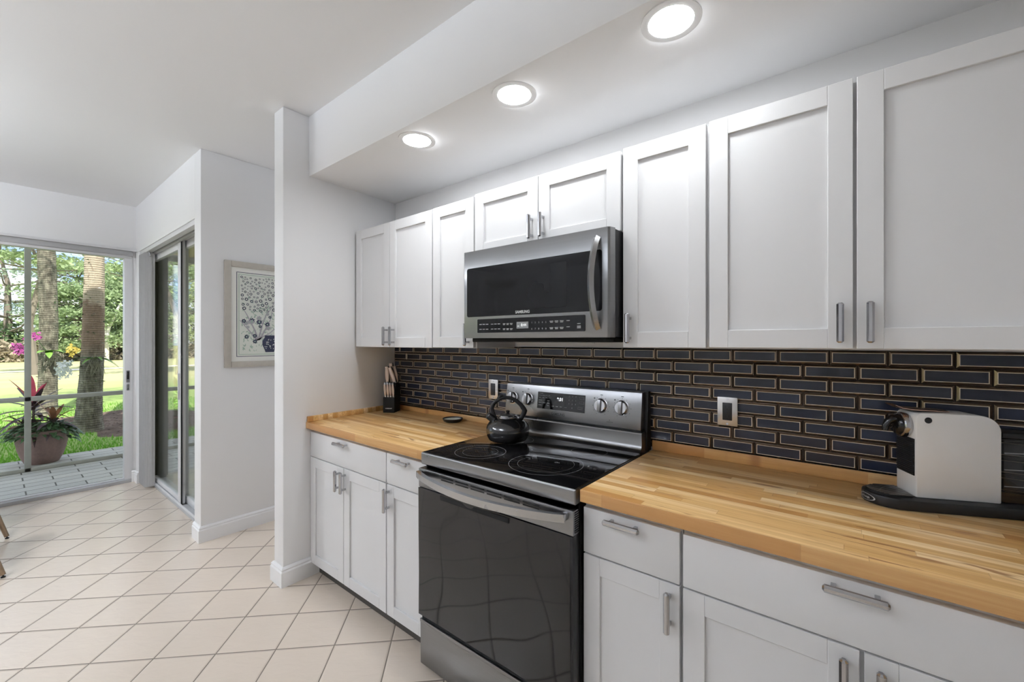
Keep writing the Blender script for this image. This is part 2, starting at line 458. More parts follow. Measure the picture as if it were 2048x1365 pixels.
class MB:
    def __init__(s):
        s.bm = bmesh.new()
        s.mats = []

    def mi(s, name):
        if name not in s.mats:
            s.mats.append(name)
        return s.mats.index(name)

    def poly(s, pts, mat):
        f = s.bm.faces.new([s.bm.verts.new(q) for q in pts])
        f.material_index = s.mi(mat)
        return f

    def mesh(s, verts, faces, mat):
        vs = [s.bm.verts.new(q) for q in verts]
        k = s.mi(mat)
        for f in faces:
            try:
                s.bm.faces.new([vs[i] for i in f]).material_index = k
            except ValueError:
                pass

    def box(s, x0, x1, y0, y1, z0, z1, mat, bev=0.0, seg=2):
        if x0 > x1: x0, x1 = x1, x0
        if y0 > y1: y0, y1 = y1, y0
        if z0 > z1: z0, z1 = z1, z0
        t = bmesh.new()
        v = [t.verts.new(q) for q in ((x0, y0, z0), (x1, y0, z0), (x1, y1, z0), (x0, y1, z0), (x0, y0, z1), (x1, y0, z1), (x1, y1, z1), (x0, y1, z1))]
        for f in ((3, 2, 1, 0), (4, 5, 6, 7), (0, 1, 5, 4), (1, 2, 6, 5), (2, 3, 7, 6), (3, 0, 4, 7)):
            t.faces.new([v[i] for i in f])
        if bev > 0:
            bmesh.ops.bevel(t, geom=list(t.edges), offset=bev, segments=seg, affect='EDGES', profile=0.5)
        s.merge(t, mat)

    def merge(s, t, mat, M=None):
        k = s.mi(mat)
        if M is not None:
            t.transform(M)
        t.verts.index_update()
        vs = [s.bm.verts.new(q.co) for q in t.verts]
        for f in t.faces:
            try:
                s.bm.faces.new([vs[q.index] for q in f.verts]).material_index = k
            except ValueError:
                pass
        t.free()

    def prism(s, poly, d0, d1, axis, mat, bev=0.0):
        """polygon extruded along axis; poly gives the two other coords in order (x,y) / (x,z) / (y,z)"""
        t = bmesh.new()

        def mk(p, d):
            return {'z': (p[0], p[1], d), 'y': (p[0], d, p[1]), 'x': (d, p[0], p[1])}[axis]
        a = [t.verts.new(mk(p, d0)) for p in poly]
        b = [t.verts.new(mk(p, d1)) for p in poly]
        t.faces.new(a)
        t.faces.new(b)
        n = len(poly)
        for i in range(n):
            t.faces.new([a[i], a[(i + 1) % n], b[(i + 1) % n], b[i]])
        bmesh.ops.recalc_face_normals(t, faces=t.faces)
        if bev > 0:
            bmesh.ops.bevel(t, geom=list(t.edges), offset=bev, segments=2, affect='EDGES', profile=0.5)
        s.merge(t, mat)

    def lathe(s, prof, mat, c=(0, 0, 0), seg=32, axis='z', cap=True):
        vs, fs = [], []
        for r, z in prof:
            for i in range(seg):
                a = 2 * PI * i / seg
                u, v = r * math.cos(a), r * math.sin(a)
                q = {'z': (u, v, z), 'y': (u, z, v), 'x': (z, u, v)}[axis]
                vs.append((q[0] + c[0], q[1] + c[1], q[2] + c[2]))
        n = len(prof)
        for j in range(n - 1):
            for i in range(seg):
                k = (i + 1) % seg
                fs.append((j * seg + i, j * seg + k, (j + 1) * seg + k, (j + 1) * seg + i))
        if cap:
            fs.append(tuple(range(seg))[::-1])
            fs.append(tuple((n - 1) * seg + i for i in range(seg)))
        s.mesh(vs, fs, mat)

    def tube(s, pts, rad, mat, seg=8, flat=1.0, up=None, cap=True):
        """swept tube; rad scalar or list; flat squashes the section along the second axis"""
        pts = [Vector(p) for p in pts]
        if not hasattr(rad, '__len__'):
            rad = [rad] * len(pts)
        vs, fs = [], []
        ref = Vector(up) if up else None
        for i, p in enumerate(pts):
            d = (pts[min(i + 1, len(pts) - 1)] - pts[max(i - 1, 0)])
            if d.length < 1e-9:
                d = Vector((0, 0, 1))
            d.normalize()
            if ref is None:
                ref = Vector((0, 0, 1)) if abs(d.z) < 0.9 else Vector((1, 0, 0))
            a = ref - d * ref.dot(d)
            if a.length < 1e-6:
                a = d.orthogonal()
            a.normalize()
            if up is None:
                ref = a
            b = d.cross(a)
            for k in range(seg):
                th = 2 * PI * (k + 0.5) / seg
                q = p + (a * math.cos(th) + b * math.sin(th) * flat) * rad[i]
                vs.append(tuple(q))
        n = len(pts)
        for i in range(n - 1):
            for k in range(seg):
                m_ = (k + 1) % seg
                fs.append((i * seg + k, i * seg + m_, (i + 1) * seg + m_, (i + 1) * seg + k))
        if cap:
            fs.append(tuple(range(seg))[::-1])
            fs.append(tuple((n - 1) * seg + k for k in range(seg)))
        s.mesh(vs, fs, mat)

    def build(s, name, parent=None, local=False, smooth=True, angle=0.6, sub=0):
        bm = s.bm
        off = None
        if parent is not None and not local:
            off = world_loc(parent)
            bmesh.ops.translate(bm, vec=-off, verts=bm.verts)
        bmesh.ops.recalc_face_normals(bm, faces=bm.faces)
        if smooth:
            for f in bm.faces:
                f.smooth = True
            for e in bm.edges:
                if len(e.link_faces) == 2 and e.calc_face_angle(0) > angle:
                    e.smooth = False
        me = bpy.data.meshes.new(name)
        bm.to_mesh(me)
        bm.free()
        for k in s.mats:
            me.materials.append(MATS[k])
        o = bpy.data.objects.new(name, me)
        COL.objects.link(o)
        if parent is not None:
            o.parent = parent
        return o


def world_loc(o):
    v = Vector((0, 0, 0))
    while o is not None:
        v += Vector(o.location)
        o = o.parent
    return v


def thing(name, label, cat, loc, rz=0.0, group=None):
    o = bpy.data.objects.new(name, None)
    o.empty_display_size = 0.05
    o.location = loc
    o.rotation_euler = (0, 0, rz)
    COL.objects.link(o)
    o['label'] = label
    o['category'] = cat
    if group:
        o['group'] = group
    return o


def tag(o, label, cat, group=None, kind=None):
    o['label'] = label
    o['category'] = cat
    if group: o['group'] = group
    if kind: o['kind'] = kind
    return o


def struct(o, label, cat):
    return tag(o, label, cat, kind='structure')


def text(parent, name, body, size, mat, loc, rot=(PI / 2, 0, 0), local=False, extr=0.0002, bold=0.0, align='CENTER', sx=1.0):
    cu = bpy.data.curves.new(name, 'FONT')
    cu.body = body
    cu.size = size
    cu.extrude = extr
    cu.offset = bold
    cu.align_x = align
    cu.align_y = 'CENTER'
    to = bpy.data.objects.new(name, cu)
    me = bpy.data.meshes.new_from_object(to)
    bpy.data.objects.remove(to)
    me.materials.clear()
    me.materials.append(MATS[mat])
    o = bpy.data.objects.new(name, me)
    COL.objects.link(o)
    o.parent = parent
    o.location = Vector(loc) if local else Vector(loc) - world_loc(parent)
    o.rotation_euler = rot
    o.scale = (sx, 1, 1)
    return o

# ------------------------------------------------------------------ room shell
CEIL = 2.72
WX = -3.03          # window wall plane
m = MB(); m.poly([(WX - 0.06, -5.4, 0), (5.0, -5.4, 0), (5.0, 2.2, 0), (WX - 0.06, 2.2, 0)], 'floor_tile')
m.box(WX - 0.06, 5.0, -5.4, 2.2, -0.12, -0.01, 'floor_tile')
struct(m.build('floor', smooth=False), 'beige square ceramic floor tiles laid diagonally with brown joints', 'floor')
m = MB(); m.box(WX - 0.12, 5.1, -5.5, 2.3, CEIL, CEIL + 0.12, 'ceiling_paint')
struct(m.build('ceiling'), 'smooth white main ceiling of the room', 'ceiling')
m = MB(); m.box(-0.03, 5.0, -0.625, 0.02, 2.367, CEIL + 0.01, 'ceiling_paint', 0.002)
struct(m.build('ceiling_soffit'), 'white dropped ceiling over the cabinets holding the downlights', 'ceiling')
m = MB(); m.box(-0.12, 5.1, 0.0, 0.12, 0, CEIL, 'wall_paint')
struct(m.build('wall_kitchen'), 'white wall behind the cabinets and stove', 'wall')
m = MB()
m.prism([(0.0, -0.772), (0.0, -0.62), (-0.028, 0.06), (-0.118, 0.06), (-0.118, -0.772)], 0, CEIL, 'z', 'wall_paint', 0.006)
m.box(-0.118, -0.03, 0.02, 2.2, 0, CEIL, 'wall_paint')
struct(m.build('wall_left'), 'white wall end at the left of the left counter', 'wall')
m = MB(); m.box(-1.13, -0.99, -0.90, 2.2, 0, CEIL, 'wall_paint', 0.004)
struct(m.build('wall_hall'), 'white hall wall that carries the framed picture', 'wall')
m = MB(); m.box(WX - 0.10, -1.125, -0.90, -0.72, 2.262, CEIL, 'wall_paint')
m.box(WX - 0.10, -2.90, -0.90, -0.80, 0, 2.27, 'wall_paint', 0.004)
struct(m.build('wall_slider'), 'white wall above the narrow sliding glass door', 'wall')
m = MB(); m.box(WX - 0.10, WX, -5.4, -0.89, 2.29, CEIL, 'wall_paint')
m.box(WX - 0.10, WX, -5.4, -3.4, 0, 2.3, 'wall_paint')
struct(m.build('wall_window'), 'white wall above the wide patio door', 'wall')
m = MB(); m.box(-1.2, 0.0, 2.2, 2.3, 0, CEIL, 'wall_paint')
struct(m.build('wall_hall_end'), 'white wall closing the hall beyond the picture', 'wall')
m = MB(); m.box(5.0, 5.1, -5.5, 0.1, 0, CEIL, 'wall_paint')
struct(m.build('wall_right'), 'white side wall behind the right end of the kitchen', 'wall')
m = MB()
m.box(WX - 0.1, 5.1, -5.5, -5.4, 0, CEIL, 'wall_paint')
struct(m.build('wall_back'), 'white wall behind the camera', 'wall')

# baseboards (profiled)
BB = [(0, 0), (0.016, 0), (0.016, 0.082), (0.011, 0.090), (0.013, 0.098), (0.006, 0.108), (0, 0.110)]


def baseboard(name, label, pts):
    """pts: floor polyline, board on the right-hand side of travel direction"""
    m = MB()
    n = len(pts)
    P2 = [Vector((p[0], p[1])) for p in pts]
    offs = []
    for i in range(n):
        ds = []
        if i > 0: ds.append((P2[i] - P2[i - 1]).normalized())
        if i < n - 1: ds.append((P2[i + 1] - P2[i]).normalized())
        ns = [Vector((-d.y, d.x)) for d in ds]
        b = sum(ns, Vector((0, 0)))
        b.normalize()
        offs.append(b / max(0.3, b.dot(ns[0])))
    vs, fs = [], []
    k = len(BB)
    for i in range(n):
        for (d, z) in BB:
            q = P2[i] + offs[i] * d
            vs.append((q.x, q.y, z))
    for i in range(n - 1):
        for j in range(k):
            j2 = (j + 1) % k
            fs.append((i * k + j, i * k + j2, (i + 1) * k + j2, (i + 1) * k + j))
    fs.append(tuple(range(k)))
    fs.append(tuple((n - 1) * k + j for j in range(k)))
    m.mesh(vs, fs, 'trim_paint')
    return struct(m.build(name, angle=0.3), label, 'baseboard')


baseboard('baseboard_left', 'white baseboard around the wall end by the left cabinets', [(-0.118, -0.1), (-0.118, -0.772), (0.0, -0.772), (0.0, -0.60), (-0.003, -0.555)][::-1])
baseboard('baseboard_hall', 'white baseboard below the framed picture', [(-0.99, 2.2), (-0.99, -0.90), (-1.13, -0.90)])
baseboard('baseboard_window', 'short white baseboard on the post between the two glass doors', [(-2.90, -0.90), (WX, -0.90), (WX, -0.935)])

# ------------------------------------------------------------------ tiled backsplash
m = MB()
m.box(0.0 - 0.027, 3.05, -0.004, 0.0, 0.93, 1.358, 'grout_black')
TW, TH = 0.15, 0.0497
for r in range(9):
    z1 = 1.358 - r * TH
    z0 = z1 - TH
    ph = 2.143 if r % 2 == 0 else 2.218
    k0 = int((ph + 0.03) / TW) + 1
    for k in range(-k0, 7):
        a, b = ph + k * TW, ph + (k + 1) * TW
        a, b = max(a, -0.026), min(b, 3.05)
        zl = max(z0, 0.9435)
        if b - a < 0.012 or z1 - zl < 0.012:
            continue
        g = 0.0014
        a += g; b -= g
        za, zb = zl + g, z1 - g
        yb, ym, yt = -0.004, -0.0075, -0.0125
        bw, lw = 0.0060, 0.0019

        def ringpts(d, y):
            return [(a + d, y, za + d), (b - d, y, za + d), (b - d, y, zb - d), (a + d, y, zb - d)]
        R = [ringpts(0, yb), ringpts(0, ym), ringpts(bw, yt), ringpts(bw + lw, yt)]
        for j, mt in ((0, 'tile_bevel'), (1, 'tile_bevel'), (2, 'tile_line')):
            for i in range(4):
                i2 = (i + 1) % 4
                m.poly([R[j][i], R[j][i2], R[j + 1][i2], R[j + 1][i]], mt)
        m.poly(R[3], 'tile_glaze')
struct(m.build('wall_backsplash', smooth=False), 'dark navy bevelled subway tile backsplash with bronze edges', 'backsplash')

# ------------------------------------------------------------------ bar pulls


def pull(parent, name, c, axis, L=0.114, out=0.030, face_y=0.0, local=False):
    """chrome bar pull, faceted bar on two posts; c = centre on the front face (y = face), projecting to -y"""
    m = MB()
    x, y, z = c
    r = 0.0082
    h = L / 2
    if axis == 'x':
        pts = [(x - h, y - out, z), (x - h + 0.004, y - out, z), (x + h - 0.004, y - out, z), (x + h, y - out, z)]
    else:
        pts = [(x, y - out, z - h), (x, y - out, z - h + 0.004), (x, y - out, z + h - 0.004), (x, y - out, z + h)]
    m.tube(pts, [r * 0.55, r * 1.08, r * 1.08, r * 0.55], 'chrome', seg=8, up=(0, -1, 0))
    for s in (-1, 1):
        d = s * L * 0.33
        if axis == 'x':
            m.box(x + d - 0.005, x + d + 0.005, y - out, y + 0.0005, z - 0.004, z + 0.004, 'chrome', 0.001)
        else:
            m.box(x - 0.004, x + 0.004, y - out, y + 0.0005, z + d - 0.005, z + d + 0.005, 'chrome', 0.001)
    return m.build(name, parent, local=local, angle=0.35)


def shaker(m, x0, x1, y, z0, z1, th=0.020, st=0.056, rec=0.009, mat='cabinet_paint'):
    """shaker door: frame of four rails around a recessed flat panel; front at y (facing -y)"""
    b = 0.0012
    m.box(x0, x0 + st, y, y + th, z0, z1, mat, b, 1)
    m.box(x1 - st, x1, y, y + th, z0, z1, mat, b, 1)
    m.box(x0 + st, x1 - st, y, y + th, z1 - st, z1, mat, b, 1)
    m.box(x0 + st, x1 - st, y, y + th, z0, z0 + st, mat, b, 1)
    m.box(x0 + st - 0.002, x1 - st + 0.002, y + rec, y + th - 0.003, z0 + st - 0.002, z1 - st + 0.002, mat)


# ------------------------------------------------------------------ base cabinets
YF = -0.618          # drawer/door fronts
YC = YF + 0.021      # carcass front
TOE_Y = -0.570


def base_cabinet(label, x0, x1, doors, dz=0.0):
    """doors: list of (xa, xb, hinge handle x); one full-width drawer front"""
    t = thing('base_cabinet', label, 'cabinet', ((x0 + x1) / 2, -0.3, 0))
    m = MB()
    m.box(x0, x1, YC, -0.002, 0.072, 0.873 + dz, 'cabinet_paint', 0.001)
    m.build('body', t)
    m = MB()
    m.box(x0 + 0.002, x1 - 0.002, TOE_Y, -0.05, 0.001, 0.073, 'toe_black')
    m.build('toe_kick', t)
    m = MB()
    g = 0.003
    m.box(x0 + g, x1 - g, YF, YC - 0.001, 0.709 + dz, 0.853 + dz, 'cabinet_paint', 0.0015)
    d = m.build('drawer', t)
    pull(d, 'handle', ((x0 + x1) / 2 - 0.012, YF, 0.834 - 0.0 + dz), 'x', 0.114)
    for xa, xb, hx in doors:
        m = MB()
        shaker(m, xa, xb, YF, 0.078 + dz * 0.5, 0.704 + dz)
        dd = m.build('door', t)
        pull(dd, 'handle', (hx, YF, 0.634 + dz), 'z', 0.114)
    return t


base_cabinet('white shaker base cabinet with two doors in the corner by the wall', 0.0, 0.762, [(0.003, 0.372, 0.337), (0.376, 0.759, 0.394)])
base_cabinet('narrow white shaker base cabinet left of the stove', 0.762, 1.064, [(0.766, 1.061, 0.785)])
base_cabinet('narrow white shaker base cabinet right of the stove', 1.829, 2.134, [(1.832, 2.131, 2.105)], 0.006)
base_cabinet('wide white base cabinet under the right counter with one long drawer', 2.137, 2.899, [(2.140, 2.514, 2.487), (2.522, 2.896, 2.549)], 0.006)

# ------------------------------------------------------------------ countertops
def countertop(label, x0, x1, z, splash_top, side):
    t = thing('countertop', label, 'countertop', ((x0 + x1) / 2, -0.3, z - 0.038))
    m = MB()
    if side:
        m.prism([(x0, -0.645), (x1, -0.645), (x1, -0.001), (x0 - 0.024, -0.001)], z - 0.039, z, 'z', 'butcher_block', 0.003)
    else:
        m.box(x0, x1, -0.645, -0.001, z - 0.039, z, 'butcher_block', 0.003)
    m.build('slab', t)
    m = MB()
    m.box(x0 - (0.004 if side else 0), x1, -0.021, -0.0135, z + 0.0005, splash_top, 'butcher_block', 0.0015)
    m.build('back_strip', t)
    if side:
        m = MB()
        m.prism([(x0 + 0.001, -0.640), (x0 + 0.020, -0.640), (x0 - 0.006, -0.022), (x0 - 0.025, -0.022)], z + 0.0005, splash_top, 'z', 'butcher_block', 0.0015)
        m.build('side_strip', t)
    return t


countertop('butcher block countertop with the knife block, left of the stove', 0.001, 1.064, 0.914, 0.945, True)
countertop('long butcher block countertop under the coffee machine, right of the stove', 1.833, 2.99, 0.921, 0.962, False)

# ------------------------------------------------------------------ wall cabinets
YU = -0.327


def wall_cabinet(label, x0, x1, z0, z1, doors, hz, hx):
    t = thing('wall_cabinet', label, 'cabinet', ((x0 + x1) / 2, -0.16, z0))
    m = MB()
    m.box(x0, x1, YU + 0.021, -0.001, z0 - 0.002, z1 - 0.004, 'cabinet_paint', 0.001)
    m.build('body', t)
    for (xa, xb), h in zip(doors, hx):
        m = MB()
        shaker(m, xa, xb, YU, z0, z1)
        d = m.build('door', t)
        pull(d, 'handle', (h, YU, hz), 'z', 0.106 if z0 > 1.6 else 0.110, 0.031)
    return t


wall_cabinet('white two-door wall cabinet in the left corner above the knife block', 0.004, 0.7545, 1.354, 2.096, [(0.010, 0.3695), (0.3735, 0.752)], 1.419, (0.352, 0.416))
wall_cabinet('narrow white wall cabinet left of the microwave', 0.757, 1.064, 1.356, 2.098, [(0.7595, 1.060)], 1.421, (1.029,))
wall_cabinet('short white two-door wall cabinet above the microwave', 1.067, 1.829, 1.806, 2.106, [(1.0695, 1.4455), (1.4495, 1.8245)], 1.884, (1.418, 1.477))
wall_cabinet('narrow white wall cabinet right of the microwave', 1.832, 2.131, 1.367, 2.110, [(1.836, 2.126)], 1.437, (1.865,))
wall_cabinet('tall wide white two-door wall cabinet at the right edge', 2.133, 2.899, 1.369, 2.113, [(2.1365, 2.5045), (2.5125, 2.8955)], 1.440, (2.477, 2.540))

# ------------------------------------------------------------------ downlights in the soffit
def downlight(label, x):
    t = thing('downlight', label, 'light', (x, -0.510, 2.367), group='recessed ceiling lights')
    m = MB()
    m.lathe([(0.088, -0.0005), (0.088, -0.004), (0.080, -0.006), (0.066, -0.004), (0.064, 0.000)], 'lamp_ring', seg=48, cap=False)
    m.build('trim_ring', t, local=True)
    m = MB()
    m.lathe([(0.0643, -0.0022), (0.0643, -0.0032), (0.05, -0.0040), (0.0001, -0.0046)], 'lamp_lens', seg=48)
    m.build('lens', t, local=True)


downlight('round recessed ceiling light farthest from the camera, near the left wall', 0.858)
downlight('middle round recessed ceiling light, in front of the microwave', 1.462)
downlight('nearest round recessed ceiling light, cut by the top of the picture', 2.072)

t = thing('hall_fill_lamp', 'small dome fill lamp added out of view in the hall beyond the picture', 'light', (-0.55, 1.2, CEIL))  # added fill lamp, out of view, brightens the hall wall
m = MB(); m.lathe([(0.12, 0), (0.12, -0.02), (0.10, -0.025)], 'chrome', seg=32); m.build('base', t, local=True)
m = MB(); m.lathe([(0.11, -0.022), (0.11, -0.05), (0.07, -0.085), (0.001, -0.095)], 'hall_fill', seg=32); m.build('shade', t, local=True)

t = thing('downlight', 'large round fill light added behind the camera near the patio door', 'light', (-1.8, -2.75, CEIL), group='recessed ceiling lights')  # unseen fill light, added to brighten the floor by the patio door
m = MB(); m.lathe([(0.235, -0.0005), (0.235, -0.004), (0.21, -0.006), (0.205, 0.0)], 'lamp_ring', seg=48, cap=False); m.build('trim_ring', t, local=True)
m = MB(); m.lathe([(0.204, -0.002), (0.15, -0.003), (0.001, -0.004)], 'fill_lens', seg=48); m.build('lens', t, local=True)

# added fill: unseen bowl pendants behind the camera, lighting the room via the ceiling
for nm, (dx, dy) in (('white bowl fill uplight added behind the camera near the patio door', (-1.3, -3.5)), ('white bowl fill uplight added behind the camera in the middle of the room', (1.3, -3.6))):
    t = thing('fill_pendant', nm, 'light', (dx, dy, CEIL))
    m = MB(); m.lathe([(0.06, 0), (0.06, -0.02), (0.010, -0.03), (0.010, -0.55)], 'chrome', seg=24); m.build('rod', t, local=True)
    m = MB(); m.lathe([(0.25, -0.47), (0.255, -0.475), (0.22, -0.54), (0.14, -0.585), (0.002, -0.60)], 'lamp_ring', seg=40, cap=False); m.build('bowl', t, local=True)
    m = MB(); m.lathe([(0.235, -0.484), (0.23, -0.480), (0.012, -0.478)], 'fill_diffuser', seg=40); m.build('diffuser', t, local=True)

# ------------------------------------------------------------------ stove (range)
RX0, RX1 = 1.071, 1.829
RXC = (RX0 + RX1) / 2
rng = thing('stove', 'stainless steel electric stove with black glass top between the counters', 'stove', (RXC, -0.33, 0.0))
ZT = 0.916
m = MB()
m.box(RX0 + 0.004, RX1 - 0.004, -0.625, -0.03, 0.035, 0.878, 'black_plastic', 0.003)
m.box(RX0 + 0.001, RX1 - 0.001, -0.625, -0.615, 0.10, 0.872, 'black_matte')
m.build('body', rng)
m = MB()     # cooktop: steel front lip + glass
m.box(RX0, RX1, -0.655, -0.62, ZT - 0.050, ZT + 0.001, 'steel', 0.006, 3)
m.box(RX0, RX1, -0.622, -0.11, ZT - 0.038, ZT - 0.001, 'black_plastic', 0.002)
m.build('cooktop_frame', rng)
m = MB()
m.box(RX0 + 0.006, RX1 - 0.006, -0.650, -0.112, ZT - 0.004, ZT + 0.0025, 'black_gloss', 0.001)
glass = m.build('cooktop_glass', rng)


def ringmesh(m, cx, cy, z, r, w, mat, a0=0, a1=2 * PI, seg=64):
    n = seg
    for i in range(n):
        t0 = a0 + (a1 - a0) * i / n
        t1 = a0 + (a1 - a0) * (i + 1) / n
        m.poly([(cx + r * math.cos(t0), cy + r * math.sin(t0), z), (cx + (r + w) * math.cos(t0), cy + (r + w) * math.sin(t0), z),
                (cx + (r + w) * math.cos(t1), cy + (r + w) * math.sin(t1), z), (cx + r * math.cos(t1), cy + r * math.sin(t1), z)], mat)


for (bx, by, rs) in ((1.275, -0.500, (0.108, 0.075)), (1.594, -0.475, (0.142, 0.108)), (1.255, -0.240, (0.090,)), (1.640, -0.215, (0.075,))):
    for k, r in enumerate(rs):
        m = MB()
        ringmesh(m, bx, by, ZT + 0.0029, r, 0.0013 if k == 0 else 0.0009, 'ring_grey' if k == 0 else 'mark_dim')
        m.build('burner_ring', glass, smooth=False)
# oven door
m = MB()
m.box(RX0 + 0.003, RX1 - 0.003, -0.668, -0.628, 0.235, 0.772, 'black_plastic', 0.003)
gl = [(RX0 + 0.003, 0.236), (RX1 - 0.014, 0.236), (RX1 - 0.014, 0.772), (RX0 + 0.003, 0.772)]
door = m.build('oven_door', rng)
# slightly wavy tempered glass front
m = MB()
NX, NZ = 60, 44
vs, fs = [], []
xa, xb, za, zb = RX0 + 0.003, RX1 - 0.012, 0.237, 0.772
for j in range(NZ + 1):
    for i in range(NX + 1):
        x = xa + (xb - xa) * i / NX
        z = za + (zb - za) * j / NZ
        wob = 0.00075 * math.sin(x * 21 + 1.2 * math.sin(z * 9)) + 0.0006 * math.sin(z * 19 + 0.8 + 1.1 * math.sin(x * 11))
        vs.append((x, -0.6705 + wob, z))
for j in range(NZ):
    for i in range(NX):
        a = j * (NX + 1) + i
        fs.append((a, a + 1, a + NX + 2, a + NX + 1))
m.mesh(vs, fs, 'black_gloss')
m.build('window', door, angle=3.0)
m = MB()     # steel band with vent slots
m.box(RX0 + 0.001, RX1 - 0.001, -0.668, -0.630, 0.774, 0.853, 'steel', 0.003)
band = m.build('top_band', door)
m = MB()
for k in range(6):
    s0 = 1.215 + k * 0.083
    for dz in (0.0, -0.011):
        m.box(s0, s0 + 0.070, -0.6690, -0.664, 0.838 + dz, 0.8425 + dz, 'black_matte')
m.build('vent_slots', band)
m = MB()
for k in range(10):
    m.box(RX1 - 0.0012, RX1 + 0.0003, -0.660, -0.634, 0.782 + k * 0.007, 0.785 + k * 0.007, 'black_matte')
m.build('side_vents', band)
m = MB()     # bowed handle
pts = []
for i in range(25):
    f = i / 24
    pts.append((RX0 + 0.020 + f * (RX1 - RX0 - 0.042), -0.672 - 0.058 * (math.sin(PI * f) ** 0.75) - 0.012, 0.834 - 0.008 * math.sin(PI * f)))
m.tube(pts, 0.0175, 'steel_bright', seg=4, flat=0.75, up=(0, 0, 1))
m.box(RX0 + 0.010, RX0 + 0.030, -0.690, -0.664, 0.824, 0.846, 'steel_bright', 0.003)
m.box(RX1 - 0.036, RX1 - 0.018, -0.694, -0.664, 0.824, 0.846, 'steel_bright', 0.003)
m.build('handle', door)
m = MB()
m.box(RX0 + 0.14, RX1 - 0.26, -0.6712, -0.669, 0.748, 0.766, 'black_matte', 0.0005)
m.build('latch_grille', door)
m = MB()     # storage drawer
m.box(RX0 + 0.001, RX1 - 0.003, -0.662, -0.632, 0.022, 0.205, 'steel', 0.003)
m.box(RX0 + 0.006, RX1 - 0.008, -0.655, -0.632, 0.205, 0.232, 'black_matte')
m.box(RX0 + 0.001, RX1 - 0.003, -0.664, -0.655, 0.198, 0.212, 'steel', 0.002)
m.build('storage_drawer', rng)
for fx in (RX0 + 0.06, RX1 - 0.06):
    for fy in (-0.60, -0.10):
        m = MB(); m.lathe([(0.020, 0.0), (0.022, 0.006), (0.018, 0.012), (0.008, 0.014), (0.008, 0.04)], 'black_plastic', c=(fx, fy, 0.0005), seg=16); m.build('foot', rng)
# backguard: lower coved band + upper sloped control panel
m = MB()
prof = [(-0.020, ZT - 0.02), (-0.128, ZT - 0.004), (-0.128, ZT + 0.006), (-0.118, ZT + 0.010), (-0.108, ZT + 0.020), (-0.103, ZT + 0.035), (-0.103, ZT + 0.079), (-0.100, ZT + 0.084), (-0.020, ZT + 0.084)]
m.prism(prof, RX0 + 0.004, RX1 - 0.004, 'x', 'steel')
m.build('backguard', rng, angle=0.5)
m = MB()
m.prism([(-0.018, ZT + 0.08), (-0.092, ZT + 0.08), (-0.092, ZT + 0.093), (-0.018, ZT + 0.093)], RX0 + 0.008, RX1 - 0.010, 'x', 'black_matte')
m.prism([(-0.010, ZT + 0.0), (-0.060, ZT + 0.0), (-0.040, ZT + 0.254), (-0.010, ZT + 0.254)], RX0 - 0.001, RX1 + 0.001, 'x', 'black_plastic')
m.build('backguard_trim', rng)
PA, PB = (-0.094, ZT + 0.093), (-0.072, ZT + 0.2515)          # panel face bottom / top (y, z)
m = MB()
m.prism([(-0.03, ZT + 0.092), (PA[0], PA[1]), (PB[0], PB[1]), (-0.03, ZT + 0.2515)], RX0 + 0.002, RX1 - 0.012, 'x', 'steel', 0.003)
panel = m.build('control_panel', rng)
sl = Vector((0, PB[0] - PA[0], PB[1] - PA[1])).normalized()
nrm = Vector((0, -sl.z, sl.y))
tilt = math.atan2(sl.y, sl.z)                                  # lean back


def onp(x, h, d=0.0):
    """point on the sloped panel: x, height h above its lower edge, d out of it"""
    q = Vector((x, PA[0], PA[1])) + sl * h + nrm * d
    return q


def pface(m, x0, x1, h0, h1, d, mat, d0=-0.001):
    a = [onp(x0, h0, d), onp(x1, h0, d), onp(x1, h1, d), onp(x0, h1, d)]
    b = [onp(x0, h0, d0), onp(x1, h0, d0), onp(x1, h1, d0), onp(x0, h1, d0)]
    m.mesh([tuple(q) for q in a + b], [(0, 1, 2, 3), (0, 1, 5, 4), (1, 2, 6, 5), (2, 3, 7, 6), (3, 0, 4, 7)], mat)


m = MB(); pface(m, 1.279, 1.548, 0.046, 0.128, 0.0012, 'black_gloss'); disp = m.build('display', panel)
PR = (PI / 2 - tilt, 0, 0)
text(disp, 'clock_digits', '9:31', 0.021, 'led_digit', onp(1.412, 0.098, 0.0018), PR, bold=0.0006)
m = MB()
rr = random.Random(3)
for (hx, hh, ww) in ((1.287, 0.120, 0.024), (1.287, 0.111, 0.016), (1.307, 0.111, 0.016), (1.327, 0.111, 0.010), (1.343, 0.111, 0.010), (1.287, 0.099, 0.012), (1.307, 0.099, 0.012), (1.326, 0.099, 0.012), (1.287, 0.086, 0.018), (1.338, 0.086, 0.014), (1.287, 0.074, 0.018), (1.310, 0.074, 0.018), (1.338, 0.074, 0.014), (1.287, 0.062, 0.018), (1.338, 0.062, 0.010), (1.366, 0.062, 0.014), (1.388, 0.062, 0.014), (1.412, 0.062, 0.012), (1.438, 0.062, 0.012)):
    pface(m, hx, hx + ww, hh, hh + 0.0024, 0.0016, 'mark_dim', 0.0012)
for (hx, hh) in ((1.518, 0.108), (1.518, 0.086), (1.512, 0.060)):
    for (a0, a1, b0, b1) in ((0, 0.024, 0, 0.0008), (0, 0.024, 0.011, 0.0118), (0, 0.0008, 0, 0.0118), (0.0232, 0.024, 0, 0.0118)):
        pface(m, hx + a0, hx + a1, hh + b0, hh + b1, 0.0016, 'mark_dim', 0.0012)
m.build('button_legends', disp, smooth=False)
for k, ch in enumerate('123456789'):
    text(disp, 'key_digit', ch, 0.0085, 'mark_light', onp(1.462 + (k % 3) * 0.018, 0.117 - (k // 3) * 0.018, 0.0016), PR)
